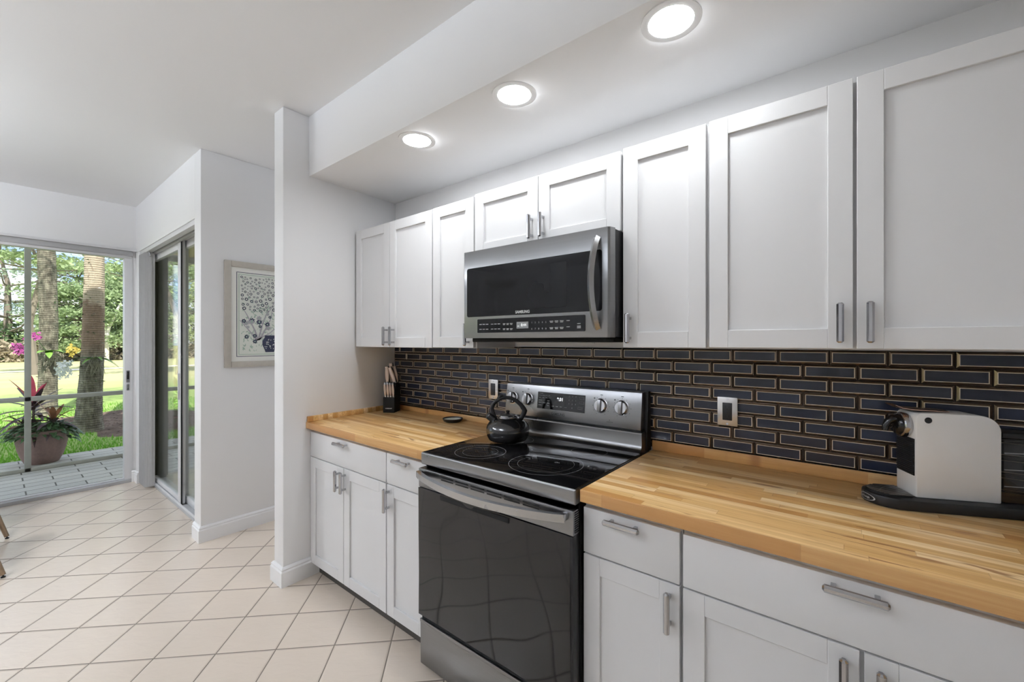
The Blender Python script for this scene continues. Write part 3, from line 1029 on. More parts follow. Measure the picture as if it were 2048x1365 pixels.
text(disp, 'key_digit', '0', 0.0085, 'mark_light', onp(1.480, 0.063, 0.0016), PR)
text(panel, 'lettering', 'SAMSUNG', 0.0165, 'mark_dark', onp(1.405, 0.026, 0.0008), PR, bold=0.0005)
for kx in (1.118, 1.217, 1.629, 1.729):
    kr = 0.0300
    M = Matrix.Translation(onp(kx, 0.086 if kx < 1.4 else 0.088, 0.0)) @ Matrix.Rotation(PI / 2 - tilt, 4, 'X')
    m = MB()
    t_ = MB(); t_.lathe([(kr + 0.003, 0.0), (kr + 0.003, 0.003), (kr, 0.004), (kr - 0.001, 0.016), (kr - 0.004, 0.019), (0.001, 0.0195)], 'steel', seg=36)
    m.merge(t_.bm, 'chrome', M)
    kb = m.build('knob', panel)
    m = MB()
    t_ = MB(); t_.box(-0.0085, 0.0085, -kr + 0.002, kr - 0.002, 0.012, 0.027, 'steel', 0.003)
    m.merge(t_.bm, 'steel_dark', M)
    m.build('grip', kb)
    m = MB()
    for a in range(11):
        th = math.radians(-60 + a * 30)
        cx_, cz_ = kx + 0.041 * math.cos(th), 0.087 + 0.041 * math.sin(th)
        pface(m, cx_ - 0.0013, cx_ + 0.0013, cz_ - 0.0013, cz_ + 0.0013, 0.0006, 'mark_dark', 0)
    pface(m, kx - 0.006, kx + 0.006, 0.135, 0.1385, 0.0006, 'mark_dark', 0)
    pface(m, kx - 0.038, kx - 0.031, 0.117, 0.123, 0.0006, 'mark_dark', 0)
    m.build('dial_marks', panel, smooth=False)
m = MB(); pface(m, 1.672, 1.675, 0.027, 0.030, 0.0006, 'mark_dark', 0); pface(m, 1.660, 1.690, 0.020, 0.0215, 0.0006, 'mark_dark', 0); m.build('indicator_mark', panel, smooth=False)
rng.rotation_euler = (0, -0.006, 0)

# ------------------------------------------------------------------ microwave
mw = thing('microwave', 'stainless steel over-the-range microwave with curved handle', 'microwave', (1.448, -0.2, 1.402))
m = MB()
m.box(1.072, 1.827, -0.372, -0.003, 1.405, 1.803, 'black_plastic', 0.003)
m.build('body', mw)
m = MB()
pl = [(1.073, -0.372), (1.073, -0.402), (1.078, -0.406), (1.812, -0.406), (1.820, -0.400), (1.827, -0.376), (1.827, -0.372)]
m.prism(pl, 1.403, 1.807, 'z', 'steel', 0.0015)
face = m.build('front', mw)


def rrect(m, x0, x1, z0, z1, y0, y1, r, mat, n=6):
    pts = []
    for cx_, cz_, a in ((x1 - r, z1 - r, 0), (x0 + r, z1 - r, 90), (x0 + r, z0 + r, 180), (x1 - r, z0 + r, 270)):
        for k in range(n + 1):
            th = math.radians(a + 90 * k / n)
            pts.append((cx_ + r * math.cos(th), cz_ + r * math.sin(th)))
    m.prism(pts, y0, y1, 'y', mat)


m = MB(); rrect(m, 1.098, 1.790, 1.501, 1.727, -0.4085, -0.405, 0.010, 'oven_black'); win = m.build('window', face)
m = MB()
rrect(m, 1.170, 1.640, 1.525, 1.700, -0.4088, -0.4083, 0.004, 'black_glass')
m.build('window_mesh', win)
text(win, 'lettering', 'SAMSUNG', 0.0165, 'mark_light', (1.425, -0.4089, 1.5125), bold=0.0005)
m = MB(); rrect(m, 1.165, 1.722, 1.427, 1.489, -0.4085, -0.405, 0.004, 'oven_black'); cp = m.build('control_panel', face)
m = MB(); m.box(1.394, 1.456, -0.4092, -0.408, 1.443, 1.471, 'lcd_panel'); lcd = m.build('display', cp)
text(lcd, 'clock_digits', '8:44', 0.0165, 'lcd_digit', (1.432, -0.4096, 1.457), bold=0.0003)
m = MB()
m.box(1.399, 1.408, -0.4096, -0.4092, 1.452, 1.4545, 'lcd_digit')
for k in range(3):
    for j in range(3):
        for r in range(2):
            xx = 1.178 + k * 0.070 + j * 0.020
            m.box(xx, xx + 0.014, -0.4089, -0.4084, 1.464 - r * 0.022, 1.4665 - r * 0.022, 'mark_light')
            if k == 2:
                m.box(xx + 0.001, xx + 0.012, -0.4089, -0.4084, 1.460 - r * 0.022, 1.462 - r * 0.022, 'mark_light')
for j in range(3):
    for r in range(2):
        xx = 1.562 + j * 0.024
        m.box(xx, xx + 0.017, -0.4089, -0.4084, 1.468 - r * 0.026, 1.4705 - r * 0.026, 'mark_light')
        m.box(xx + 0.002, xx + 0.015, -0.4089, -0.4084, 1.4635 - r * 0.026, 1.4658 - r * 0.026, 'mark_light')
m.box(1.640, 1.655, -0.4089, -0.4084, 1.468, 1.4705, 'mark_light')
m.box(1.640, 1.655, -0.4089, -0.4084, 1.444, 1.4465, 'mark_light')
m.box(1.688, 1.702, -0.4089, -0.4084, 1.455, 1.4575, 'mark_light')
m.box(1.687, 1.703, -0.4089, -0.4084, 1.438, 1.449, 'mark_dim')
m.build('button_legends', cp, smooth=False)
for k, ch in enumerate('1234567890'):
    text(cp, 'key_digit', ch, 0.0095, 'mark_light', (1.474 + (k % 5) * 0.0175, -0.4089, 1.466 - (k // 5) * 0.026))
m = MB()     # bowed handle
pts, n = [], 21
for i in range(n):
    f = i / (n - 1)
    pts.append((1.772 - 0.0 * f, -0.410 - 0.050 * math.sin(PI * f) ** 0.8, 1.436 + 0.335 * f))
m.tube(pts, 0.0155, 'steel_bright', seg=4, flat=0.8, up=(1, -1, 0))
m.box(1.762, 1.782, -0.418, -0.404, 1.434, 1.460, 'steel_bright', 0.002)
m.box(1.762, 1.782, -0.418, -0.404, 1.747, 1.773, 'steel_bright', 0.002)
m.build('handle', face)
m = MB()
m.box(1.085, 1.815, -0.36, -0.03, 1.385, 1.4045, 'black_matte', 0.004)
m.build('bottom_grille', mw)
m = MB(); m.lathe([(0.004, 0), (0.004, 0.004)], 'chrome', c=(1.70, -0.30, 1.380), seg=12); m.build('screw', mw)

# ------------------------------------------------------------------ outlets
def outlet(label, x, z, plate='chrome'):
    t = thing('outlet', label, 'outlet', (x, -0.0125, z))
    m = MB()
    m.box(-0.036, 0.036, -0.011, 0.0, -0.0555, 0.0555, 'plate_' + plate, 0.003)
    for s in (-1, 1):
        m.lathe([(0.004, -0.0125), (0.004, -0.0105)], 'chrome', c=(0, 0, s * 0.048), seg=12, axis='y')
    m.build('cover_plate', t, local=True)
    m = MB()
    m.box(-0.017, 0.017, -0.0135, -0.009, -0.034, 0.034, 'black_plastic', 0.002)
    rec = m.build('receptacle', t, local=True)
    for s in (-1, 1):
        m = MB()
        for dx in (-0.006, 0.006):
            m.box(dx - 0.001, dx + 0.001, -0.0138, -0.0133, s * 0.018 - 0.004, s * 0.018 + 0.005, 'black_matte')
        m.lathe([(0.0022, -0.0138), (0.0022, -0.0133)], 'black_matte', c=(0, 0, s * 0.018 - 0.009), seg=10, axis='y')
        m.build('socket', rec, local=True)


simple('plate_chrome', (0.62, 0.61, 0.60), 0.24, 0.85)
outlet('metal wall outlet just left of the stove control panel', 0.921, 1.116)
outlet('metal wall outlet on the tiles right of the stove', 2.128, 1.117)

# ------------------------------------------------------------------ kettle
kt = thing('kettle', 'black enamel whistling kettle with arched handle on the stove', 'kettle', (1.222, -0.258, ZT + 0.0032), math.radians(38.8))
m = MB()
prof = [(0.084, 0.0), (0.089, 0.002)]
for i in range(19):
    a = -0.50 + (0.955 + 0.50) * i / 18
    prof.append((0.104 * math.cos(a), 0.047 + (0.088 if a < 0 else 0.070) * math.sin(a)))
prof += [(0.052, 0.1065), (0.0455, 0.1075), (0.044, 0.105)]
m.lathe(prof, 'black_enamel', seg=56)
m.build('body', kt, local=True, angle=0.9)
m = MB()
m.lathe([(0.045, 0.104), (0.0475, 0.106), (0.0475, 0.110), (0.045, 0.112), (0.0465, 0.114), (0.044, 0.117), (0.039, 0.1175), (0.001, 0.115)], 'chrome', seg=48)
lid = m.build('lid', kt, local=True)
m = MB()
m.lathe([(0.036, 0.116), (0.035, 0.1195), (0.012, 0.121), (0.007, 0.126), (0.009, 0.132), (0.010, 0.137), (0.004, 0.140), (0.0005, 0.140)], 'black_plastic', seg=24)
m.build('knob', lid, local=True)
m = MB()     # spout
d = Vector((-0.80, 0, 0.60)).normalized()
b0 = Vector((-0.050, 0, 0.082))
m.tube([b0, b0 + d * 0.030, b0 + d * 0.052], [0.023, 0.0185, 0.0175], 'black_enamel', seg=24)
m.tube([b0 + d * 0.052, b0 + d * 0.056], [0.0185, 0.0185], 'chrome', seg=24)
m.tube([b0 + d * 0.056, b0 + d * 0.062], [0.017, 0.010], 'black_plastic', seg=24)
m.build('spout', kt, local=True)
m = MB()     # arched handle, a flat band
hp = [(x * 0.93, z * 0.98) for x, z in [(-0.060, 0.088), (-0.070, 0.110), (-0.079, 0.132), (-0.083, 0.150), (-0.078, 0.167), (-0.064, 0.184), (-0.040, 0.198), (-0.012, 0.205), (0.018, 0.201), (0.045, 0.188), (0.068, 0.168), (0.083, 0.148), (0.087, 0.140), (0.083, 0.128), (0.074, 0.110), (0.062, 0.090)]]
m.tube([(x, 0, z) for x, z in hp], [0.008, 0.0075, 0.0075, 0.0075, 0.007, 0.0065, 0.006, 0.006, 0.006, 0.0065, 0.007, 0.008, 0.0085, 0.008, 0.0075, 0.0075], 'black_plastic', seg=10, flat=1.5, up=(0, 1, 0))
m.tube([(-0.048, 0, 0.196), (-0.036, 0, 0.207), (-0.022, 0, 0.211)], [0.006, 0.008, 0.004], 'black_plastic', seg=8)
m.build('handle', kt, local=True, angle=1.0)

# ------------------------------------------------------------------ small dish
ds = thing('small_dish', 'small black rimmed dish with pale inside lying on the left counter', 'dish', (0.672, -0.100, 0.9145))
m = MB(); m.lathe([(0.045, 0.0), (0.054, 0.006), (0.060, 0.020), (0.058, 0.021), (0.052, 0.010), (0.050, 0.009)], 'black_plastic', seg=40); m.build('shell', ds, local=True)
m = MB(); m.lathe([(0.0535, 0.0135), (0.050, 0.0125), (0.002, 0.0118)], 'art_white', seg=40); m.build('inside', ds, local=True)

# ------------------------------------------------------------------ knife block and knives
KB = (0.118, -0.156, 0.9145)
ka = math.radians(32)
kb = thing('knife_block', 'black knife block in the corner of the left counter', 'knife block', KB, ka)
# local: x along the front face, y into the block (front at y=0)
m = MB()
m.prism([(0.0, 0.0), (0.102, 0.0), (0.106, 0.180), (0.060, 0.196), (0.022, 0.196), (0.020, 0.108), (0.0, 0.100)], -0.039, 0.039, 'x', 'black_matte', 0.002)
m.build('body', kb, local=True)
text(kb, 'lettering', 'CUISINART', 0.0092, 'mark_light', (0.0, -0.0006, 0.028), local=True, bold=0.0004)


def knife(label, lx, ly, lz, L, lean_x, lean_y, w, big):
    t = thing('knife', label, 'knife', (0, 0, 0), ka, 'knives in the block')
    wl = Vector((math.cos(ka) * lx - math.sin(ka) * ly, math.sin(ka) * lx + math.cos(ka) * ly, lz))
    t.location = Vector(KB) + wl
    t.rotation_euler = (lean_y, lean_x, ka)
    m = MB()
    pts, rad = [], []
    for i in range(9):
        f = i / 8
        pts.append((0, 0, L * f))
        rad.append(w * (0.80 + 0.28 * math.sin(PI * (f * 1.25 - 0.1)) + (0.22 if f > 0.9 else 0)))
    m.tube(pts, rad, 'knife_handle', seg=10, flat=0.62, up=(1, 0, 0))
    m.build('handle', t, local=True, angle=1.0)
    m = MB()
    m.tube([(w * 0.62, w * 0.3, -0.002), (w * 0.6, w * 0.3, L * 0.45), (w * 0.78, w * 0.35, L * 0.8), (w * 0.5, w * 0.3, L + 0.003)], [w * 0.50] * 4, 'black_plastic', seg=8, flat=0.9)
    m.build('tang', t, local=True)
    m = MB()
    m.tube([(0, 0, -0.006), (0, 0, 0.004)], [w * 0.95, w * 0.95], 'chrome', seg=12, flat=0.66, up=(1, 0, 0))
    if not big:
        m.build('bolster', t, local=True)
        m = MB()
        m.tube([(0, 0, L - 0.010), (0, 0, L + 0.002)], [w * 1.05, w * 0.9], 'chrome', seg=12, flat=0.66, up=(1, 0, 0))
    m.build('bolster' if big else 'end_cap', t, local=True)


for k, nm in enumerate(('leftmost', 'second from left', 'third from left', 'rightmost')):
    knife(nm + ' of the four small steak knives along the block front', -0.026 + k * 0.0185, 0.009, 0.109, 0.088, -0.06, 0.03, 0.0080, False)
knife('large knife at the left front of the block top', -0.024, 0.040, 0.198, 0.105, -0.05, 0.03, 0.0140, True)
knife('large knife at the left rear of the block top, standing tallest', -0.008, 0.072, 0.194, 0.130, -0.02, 0.10, 0.0140, True)
knife('large knife at the right front of the block top, leaning left', 0.026, 0.038, 0.198, 0.105, -0.34, 0.02, 0.0140, True)
knife('large knife at the right rear of the block top', 0.026, 0.075, 0.192, 0.115, -0.12, 0.10, 0.0130, True)

# ------------------------------------------------------------------ coffee machine
cma = math.radians(24.0)
F = Vector((2.643, -0.184, 0.9215))
ux, uy = Vector((math.cos(cma), math.sin(cma), 0)), Vector((-math.sin(cma), math.cos(cma), 0))
org = F + uy * 0.045
cm = thing('coffee_machine', 'white capsule coffee machine on a black base at the right counter', 'coffee machine', org, cma)
# local x runs to the back, y across; body front at x=0, near side at y=-0.045
def capsule_outline(x0, x1, y0, y1, r, n=10):
    pts = []
    yc = (y0 + y1) / 2
    h = (y1 - y0) / 2
    for k in range(n + 1):
        th = PI / 2 + PI * k / n
        pts.append((x0 + r + r * math.cos(th), yc + h * math.sin(th)))
    pts += [(x1 - 0.01, y0), (x1, y0 + 0.01), (x1, y1 - 0.01), (x1 - 0.01, y1)]
    return pts


m = MB()
m.prism(capsule_outline(-0.108, 0.285, -0.078, 0.060, 0.075), 0.0, 0.029, 'z', 'black_plastic', 0.003)
base = m.build('base', cm, local=True)
m = MB()
m.prism(capsule_outline(-0.096, -0.003, -0.052, 0.050, 0.060), 0.0285, 0.0315, 'z', 'black_matte')
for k in range(15):
    y = -0.046 + k * 0.0066
    hx = 0.060 * (1 - (abs(y + 0.001) / 0.053) ** 2) ** 0.5
    m.box(-0.036 - hx + 0.004, -0.004, y, y + 0.0022, 0.0315, 0.0335, 'steel_bright', 0.0005, 1)
m.build('drip_grid', base, local=True, angle=0.4)
m = MB()
ringmesh(m, 0, 0, 0, 1.0, 0.14, 'mark_light', seg=40)
for v in m.bm.verts:
    a = math.atan2(v.co.y, v.co.x)
    r = v.co.length
    v.co = Vector((-0.1086 - 0.0002 * 0, -0.018 + 0.024 * r * math.cos(a), 0.015 + 0.0085 * r * math.sin(a)))
for v in m.bm.verts:
    t_ = max(0.0, 1 - ((v.co.y + 0.009) / 0.069) ** 2)
    v.co.x = -0.033 - 0.075 * t_ ** 0.5 - 0.0006
m.build('badge_ring', base, local=True)
lt = text(base, 'lettering', "De'Longhi", 0.0085, 'mark_light', (-0.1085, -0.018, 0.015), (PI / 2, 0, -PI / 2 + 0.12), local=True)
# body: side profile (x,z) with a round top-back corner
pr = [(0.0, 0.029), (0.190, 0.029), (0.190, 0.222)]
for k in range(1, 9):
    th = PI / 2 * k / 8
    pr.append((0.190 - 0.048 + 0.048 * math.cos(th), 0.222 + 0.043 * math.sin(th)))
pr += [(0.060, 0.2675), (0.010, 0.2655), (0.004, 0.262), (0.0, 0.255)]
m = MB()
m.prism([(a, b) for a, b in pr], -0.045, 0.045, 'y', 'white_plastic', 0.004)
body = m.build('body', cm, local=True, angle=0.5)
m = MB()
m.box(-0.0025, 0.002, -0.038, 0.038, 0.088, 0.192, 'black_matte', 0.001)
for k in range(18):
    m.box(-0.0045, -0.002, -0.037, 0.037, 0.092 + k * 0.0054, 0.0945 + k * 0.0054, 'black_plastic')
m.build('front_grille', body, local=True, smooth=False)
m = MB()     # capsule head: chrome ring and black nose, axis along local x
m.lathe([(0.030, 0.004), (0.034, -0.001), (0.036, -0.012), (0.034, -0.017), (0.031, -0.019)], 'chrome', c=(0, 0, 0.226), axis='x', seg=40)
head = m.build('head_ring', body, local=True)
m = MB()
m.lathe([(0.030, -0.016), (0.030, -0.022), (0.025, -0.028), (0.002, -0.030)], 'black_gloss', c=(0, 0, 0.226), axis='x', seg=40)
m.tube([(-0.024, 0, 0.240), (-0.034, 0, 0.241), (-0.044, 0, 0.233), (-0.050, 0, 0.219), (-0.051, 0, 0.207)], [0.013, 0.012, 0.010, 0.0085, 0.007], 'black_gloss', seg=16)
m.build('nozzle', head, local=True, angle=1.0)
m = MB()
m.tube([(-0.038, 0, 0.284), (-0.022, 0, 0.2765), (0.0, 0, 0.2735), (0.050, 0, 0.2715), (0.088, 0, 0.2700)], [0.026, 0.030, 0.032, 0.032, 0.026], 'bronze_metal', seg=12, flat=0.10, up=(0, 1, 0))
m.build('lever', body, local=True, angle=0.9)
m = MB(); m.lathe([(0.0085, -0.0462), (0.0085, -0.0445)], 'black_gloss', c=(0.027, 0, 0.247), axis='y', seg=24); m.build('button', body, local=True)
m = MB()     # water tank behind the body
m.prism([(0.198, -0.038), (0.268, -0.038), (0.280, -0.02), (0.280, 0.03), (0.268, 0.042), (0.198, 0.042)], 0.031, 0.205, 'z', 'tank_plastic', 0.004)
tk = m.build('water_tank', cm, local=True)
m = MB(); m.prism([(0.194, -0.041), (0.270, -0.041), (0.283, -0.02), (0.283, 0.03), (0.270, 0.045), (0.194, 0.045)], 0.206, 0.220, 'z', 'black_plastic', 0.004); m.build('lid', tk, local=True)
m = MB()
for zz in (0.075, 0.12, 0.165):
    m.box(0.199, 0.279, -0.0386, -0.0380, zz, zz + 0.002, 'ring_grey')
m.build('level_marks', tk, local=True)

# ------------------------------------------------------------------ framed picture
pc = thing('framed_picture', 'framed blue and green garden print on the hall wall', 'picture', (-0.9895, -0.764, 1.585), PI / 2)
# local: x to the right along the wall (+Y world), z up, front faces -y
PW, PH = 0.56, 0.386
m = MB()
fw = 0.042
for (a0, a1, b0, b1) in ((0, fw, -PH, PH), (PW - fw, PW, -PH, PH), (fw, PW - fw, PH - fw, PH), (fw, PW - fw, -PH, -PH + fw)):
    m.box(a0, a1, -0.024, -0.001, b0, b1, 'frame_silver', 0.003)
m.build('frame', pc, local=True)
m = MB(); m.box(fw - 0.003, PW - fw + 0.003, -0.014, -0.004, -PH + fw - 0.003, PH - fw + 0.003, 'mat_board'); m.build('mat_board', pc, local=True)
m = MB()
ra = random.Random(11)
X0, X1, Z0, Z1 = 0.076, PW - 0.076, -PH + 0.076, PH - 0.076


def flat(pts, y, mat):
    m.poly([(p[0], y, p[1]) for p in pts], mat)


def rect(x0, x1, z0, z1, y, mat):
    flat([(x0, z0), (x1, z0), (x1, z1), (x0, z1)], y, mat)


rect(X0, X1, Z0, Z1, -0.0143, 'art_navy')
rect(X0 + 0.004, X1 - 0.004, Z0 + 0.004, Z1 - 0.004, -0.0145, 'art_white')
rect(X0 + 0.014, X1 - 0.014, Z0 + 0.014, Z1 - 0.014, -0.0147, 'art_green')
rect(X0 + 0.018, X1 - 0.018, Z0 + 0.018, Z1 - 0.018, -0.0149, 'art_white')
ax0, ax1, az0, az1 = X0 + 0.02, X1 - 0.02, Z0 + 0.02, Z1 - 0.02


def leafp(x, z, L, wd, a, y, mat):
    ca, sa = math.cos(a), math.sin(a)
    q = [(0, 0), (L * 0.35, wd), (L, 0), (L * 0.35, -wd)]
    flat([(x + u * ca - v * sa, z + u * sa + v * ca) for u, v in q], y, mat)


def ok(x, z):
    return ax0 < x < ax1 and az0 < z < az1


for k in range(330):       # foliage wash
    x, z = ra.uniform(ax0 + .01, ax1 - .01), ra.uniform(az0 + .01, az1 - .02)
    L = ra.uniform(0.012, 0.032)
    a = ra.uniform(0.3, 2.8)
    if ok(x + L * math.cos(a), z + L * math.sin(a)):
        if z > 0.05 and ra.random() < 0.65:
            continue
        leafp(x, z, L, L * 0.16, a, -0.0151 - 0.000002 * k, 'art_green')
for bx, ang, L in ((0.21, 2.15, 0.24), (0.215, 1.75, 0.34), (0.22, 1.35, 0.36), (0.225, 1.05, 0.30), (0.22, 0.75, 0.24)):   # tree limbs
    px, pz = bx, -0.19
    for s in range(9):
        nx, nz = px + L / 9 * math.cos(ang), pz + L / 9 * math.sin(ang)
        wd = 0.0075 * (1 - s / 10)
        if ok(nx, nz):
            flat([(px - wd, pz), (px + wd, pz), (nx + wd * .85, nz), (nx - wd * .85, nz)], -0.0159, 'art_grey')
        px, pz = nx, nz
        ang += ra.uniform(-0.18, 0.18)


def blossom(x, z, r, y):
    n = 6
    o = [(x + r * math.cos(2 * PI * k / n + .3), z + r * math.sin(2 * PI * k / n + .3)) for k in range(n)]
    i_ = [(x + r * .55 * math.cos(2 * PI * k / n + .3), z + r * .55 * math.sin(2 * PI * k / n + .3)) for k in range(n)]
    for k in range(n):
        flat([o[k], o[(k + 1) % n], i_[(k + 1) % n], i_[k]], y, 'art_navy')


pos = []
for k in range(2400):
    x, z = ra.uniform(ax0 + .012, ax1 - .012), ra.uniform(0.03, az1 - .012)
    r = ra.uniform(0.0055, 0.0125) * (1.15 if z < 0.16 else 0.8)
    if all((x - a) ** 2 + (z - b) ** 2 > (r + c + 0.004) ** 2 for a, b, c in pos):
        pos.append((x, z, r))
        blossom(x, z, r, -0.0163)
    if len(pos) > 150:
        break
for k in range(22):        # large flowers
    x, z, r = ra.uniform(ax0 + .02, ax1 - .02), ra.uniform(-0.21, 0.02), ra.uniform(0.012, 0.024)
    n = 14
    flat([(x + r * (1 if q % 2 else .62) * math.cos(2 * PI * q / n), z + r * (1 if q % 2 else .62) * math.sin(2 * PI * q / n)) for q in range(n)], -0.0164 - 0.00002 * k, 'art_navy' if k % 3 else 'art_grey')
    flat([(x + r * .3 * math.cos(2 * PI * q / 8), z + r * .3 * math.sin(2 * PI * q / 8)) for q in range(8)], -0.0172, 'art_green')
vz = az0 + 0.01            # generic blue vase
vp = [(-.030, 0), (.030, 0), (.036, .02), (.052, .055), (.052, .085), (.034, .115), (.036, .128), (-.036, .128), (-.034, .115), (-.052, .085), (-.052, .055), (-.036, .02)]
flat([(0.300 + a, vz + b) for a, b in vp], -0.0174, 'art_navy')
for k in range(26):
    x, z = 0.300 + ra.uniform(-.04, .04), vz + ra.uniform(.03, .10)
    leafp(x, z, ra.uniform(.008, .016), .003, ra.uniform(0, 6), -0.0176, 'art_white')
m.build('print', pc, local=True, smooth=False)

# ------------------------------------------------------------------ wide patio door (left) in the window wall
dr = thing('door_1', 'wide sliding patio door opening with white frame at the far left', 'door', (WX, -2.5, 0))
dr['kind'] = 'structure'
m = MB()
m.box(WX - 0.09, WX + 0.030, -3.4, -0.895, 2.272, 2.294, 'alu_white', 0.002)
m.box(WX - 0.09, WX + 0.015, -3.4, -0.925, 2.225, 2.272, 'alu_grey', 0.002)
m.box(WX - 0.075, WX + 0.006, -3.4, -0.93, 2.200, 2.226, 'alu_white', 0.002)
m.build('head_frame', dr)
m = MB()
m.box(WX - 0.09, WX + 0.012, -3.4, -0.93, -0.01, 0.030, 'alu_grey', 0.003)
m.box(WX - 0.05, WX - 0.03, -3.4, -0.93, 0.028, 0.042, 'alu_white', 0.002)
m.build('track', dr)
m = MB()
m.box(WX - 0.085, WX + 0.002, -0.985, -0.925, 0.03, 2.21, 'alu_white', 0.003)
m.box(WX - 0.085, WX - 0.01, -0.927, -0.895, 0.0, 2.28, 'trim_paint', 0.002)
jb = m.build('stile', dr)
m = MB()
m.box(WX + 0.001, WX + 0.009, -0.972, -0.948, 0.985, 1.10, 'steel', 0.002)
m.box(WX + 0.008, WX + 0.011, -0.968, -0.952, 1.015, 1.09, 'black_matte', 0.001)
m.box(WX + 0.001, WX + 0.008, -0.970, -0.950, 0.905, 0.965, 'steel', 0.002)
m.lathe([(0.004, 0.008), (0.004, 0.011)], 'black_matte', c=(WX, -0.96, 0.92), seg=10, axis='x')
m.build('latch', jb)
m = MB()
m.box(WX - 0.045, WX - 0.040, -3.4, -0.985, 0.04, 2.205, 'window_glass')
m.build('pane', dr)

# ------------------------------------------------------------------ narrow sliding door (right) in the recessed wall
d2 = thing('door_2', 'narrow sliding glass door beside the hall wall, partly open view of the garden', 'door', (-1.9, -0.79, 0))
d2['kind'] = 'structure'
m = MB()
m.box(-2.90, -1.12, -0.84, -0.70, 2.235, 2.268, 'alu_white', 0.002)
m.box(-2.90, -1.12, -0.838, -0.815, 2.215, 2.24, 'alu_grey', 0.002)
m.box(-2.90, -1.12, -0.83, -0.70, 0.0, 0.022, 'alu_grey', 0.002)
m.box(-2.90, -1.12, -0.826, -0.818, 0.02, 0.040, 'alu_white', 0.001)
m.box(-2.90, -1.12, -0.770, -0.762, 0.02, 0.036, 'alu_white', 0.001)
m.box(-2.905, -2.865, -0.83, -0.70, 0.0, 2.24, 'reflection_frame_dark', 0.002)
m.build('frame', d2)
m = MB()     # inner panel
ya, yb = -0.812, -0.784
m.box(-2.865, -2.800, ya, yb, 0.03, 2.235, 'reflection_frame_dark', 0.002)
m.box(-1.915, -1.838, ya - 0.006, yb, 0.03, 2.235, 'alu_white', 0.003)
m.box(-2.80, -1.91, ya, yb, 2.165, 2.235, 'alu_white', 0.002)
m.box(-2.80, -1.91, ya, yb, 0.03, 0.075, 'alu_white', 0.002)
m.box(-1.837, -1.830, ya - 0.003, ya + 0.006, 0.03, 2.235, 'black_matte')
ip = m.build('sliding_panel', d2)
m = MB(); m.box(-2.802, -1.912, -0.800, -0.795, 0.072, 2.168, 'slider_glass'); m.build('pane', ip)
m = MB(); m.box(-1.862, -1.850, ya - 0.020, ya - 0.004, 0.90, 1.12, 'alu_white', 0.003); m.build('pull_handle', ip)
m = MB()     # outer panel
ya, yb = -0.776, -0.750
m.box(-2.020, -1.885, ya, yb, 0.03, 2.235, 'alu_white', 0.003)
m.box(-1.225, -1.125, ya, yb, 0.03, 2.235, 'alu_white', 0.003)
m.box(-1.89, -1.22, ya, yb, 2.175, 2.235, 'alu_white', 0.002)
m.box(-1.89, -1.22, ya, yb, 0.03, 0.085, 'alu_white', 0.002)
op = m.build('fixed_panel', d2)
m = MB(); m.box(-1.889, -1.222, -0.765, -0.761, 0.083, 2.177, 'window_glass'); m.build('pane', op)

# ------------------------------------------------------------------ vertical blind gathered at the left of the narrow door
vb = thing('vertical_blind', 'grey vertical blind gathered at the left of the narrow sliding door', 'blind', (-2.76, -0.87, 0.0))
m = MB()
m.box(-2.90, -1.135, -0.893, -0.850, 2.225, 2.2615, 'alu_white', 0.002)
m.box(-2.90, -1.135, -0.848, -0.842, 2.240, 2.2615, 'black_matte')
hr = m.build('headrail', vb)
m = MB(); m.tube([(-2.62, -0.872, 2.226), (-2.612, -0.868, 2.20), (-2.622, -0.866, 2.185)], 0.006, 'chrome'); m.build('carrier_hook', hr)
for k in range(9):
    m = MB()
    x = -2.872 + k * 0.0285
    vs = []
    for j in range(5):
        f = j / 4
        vs.append((x + 0.010 * math.sin(PI * f), -0.905 + 0.075 * f))
    for j in range(4):
        m.box(vs[j][0], vs[j][0] + 0.004, vs[j][1], vs[j + 1][1] + 0.0004, 0.018, 2.222, 'blind_fabric')
    m.build('vane', vb)

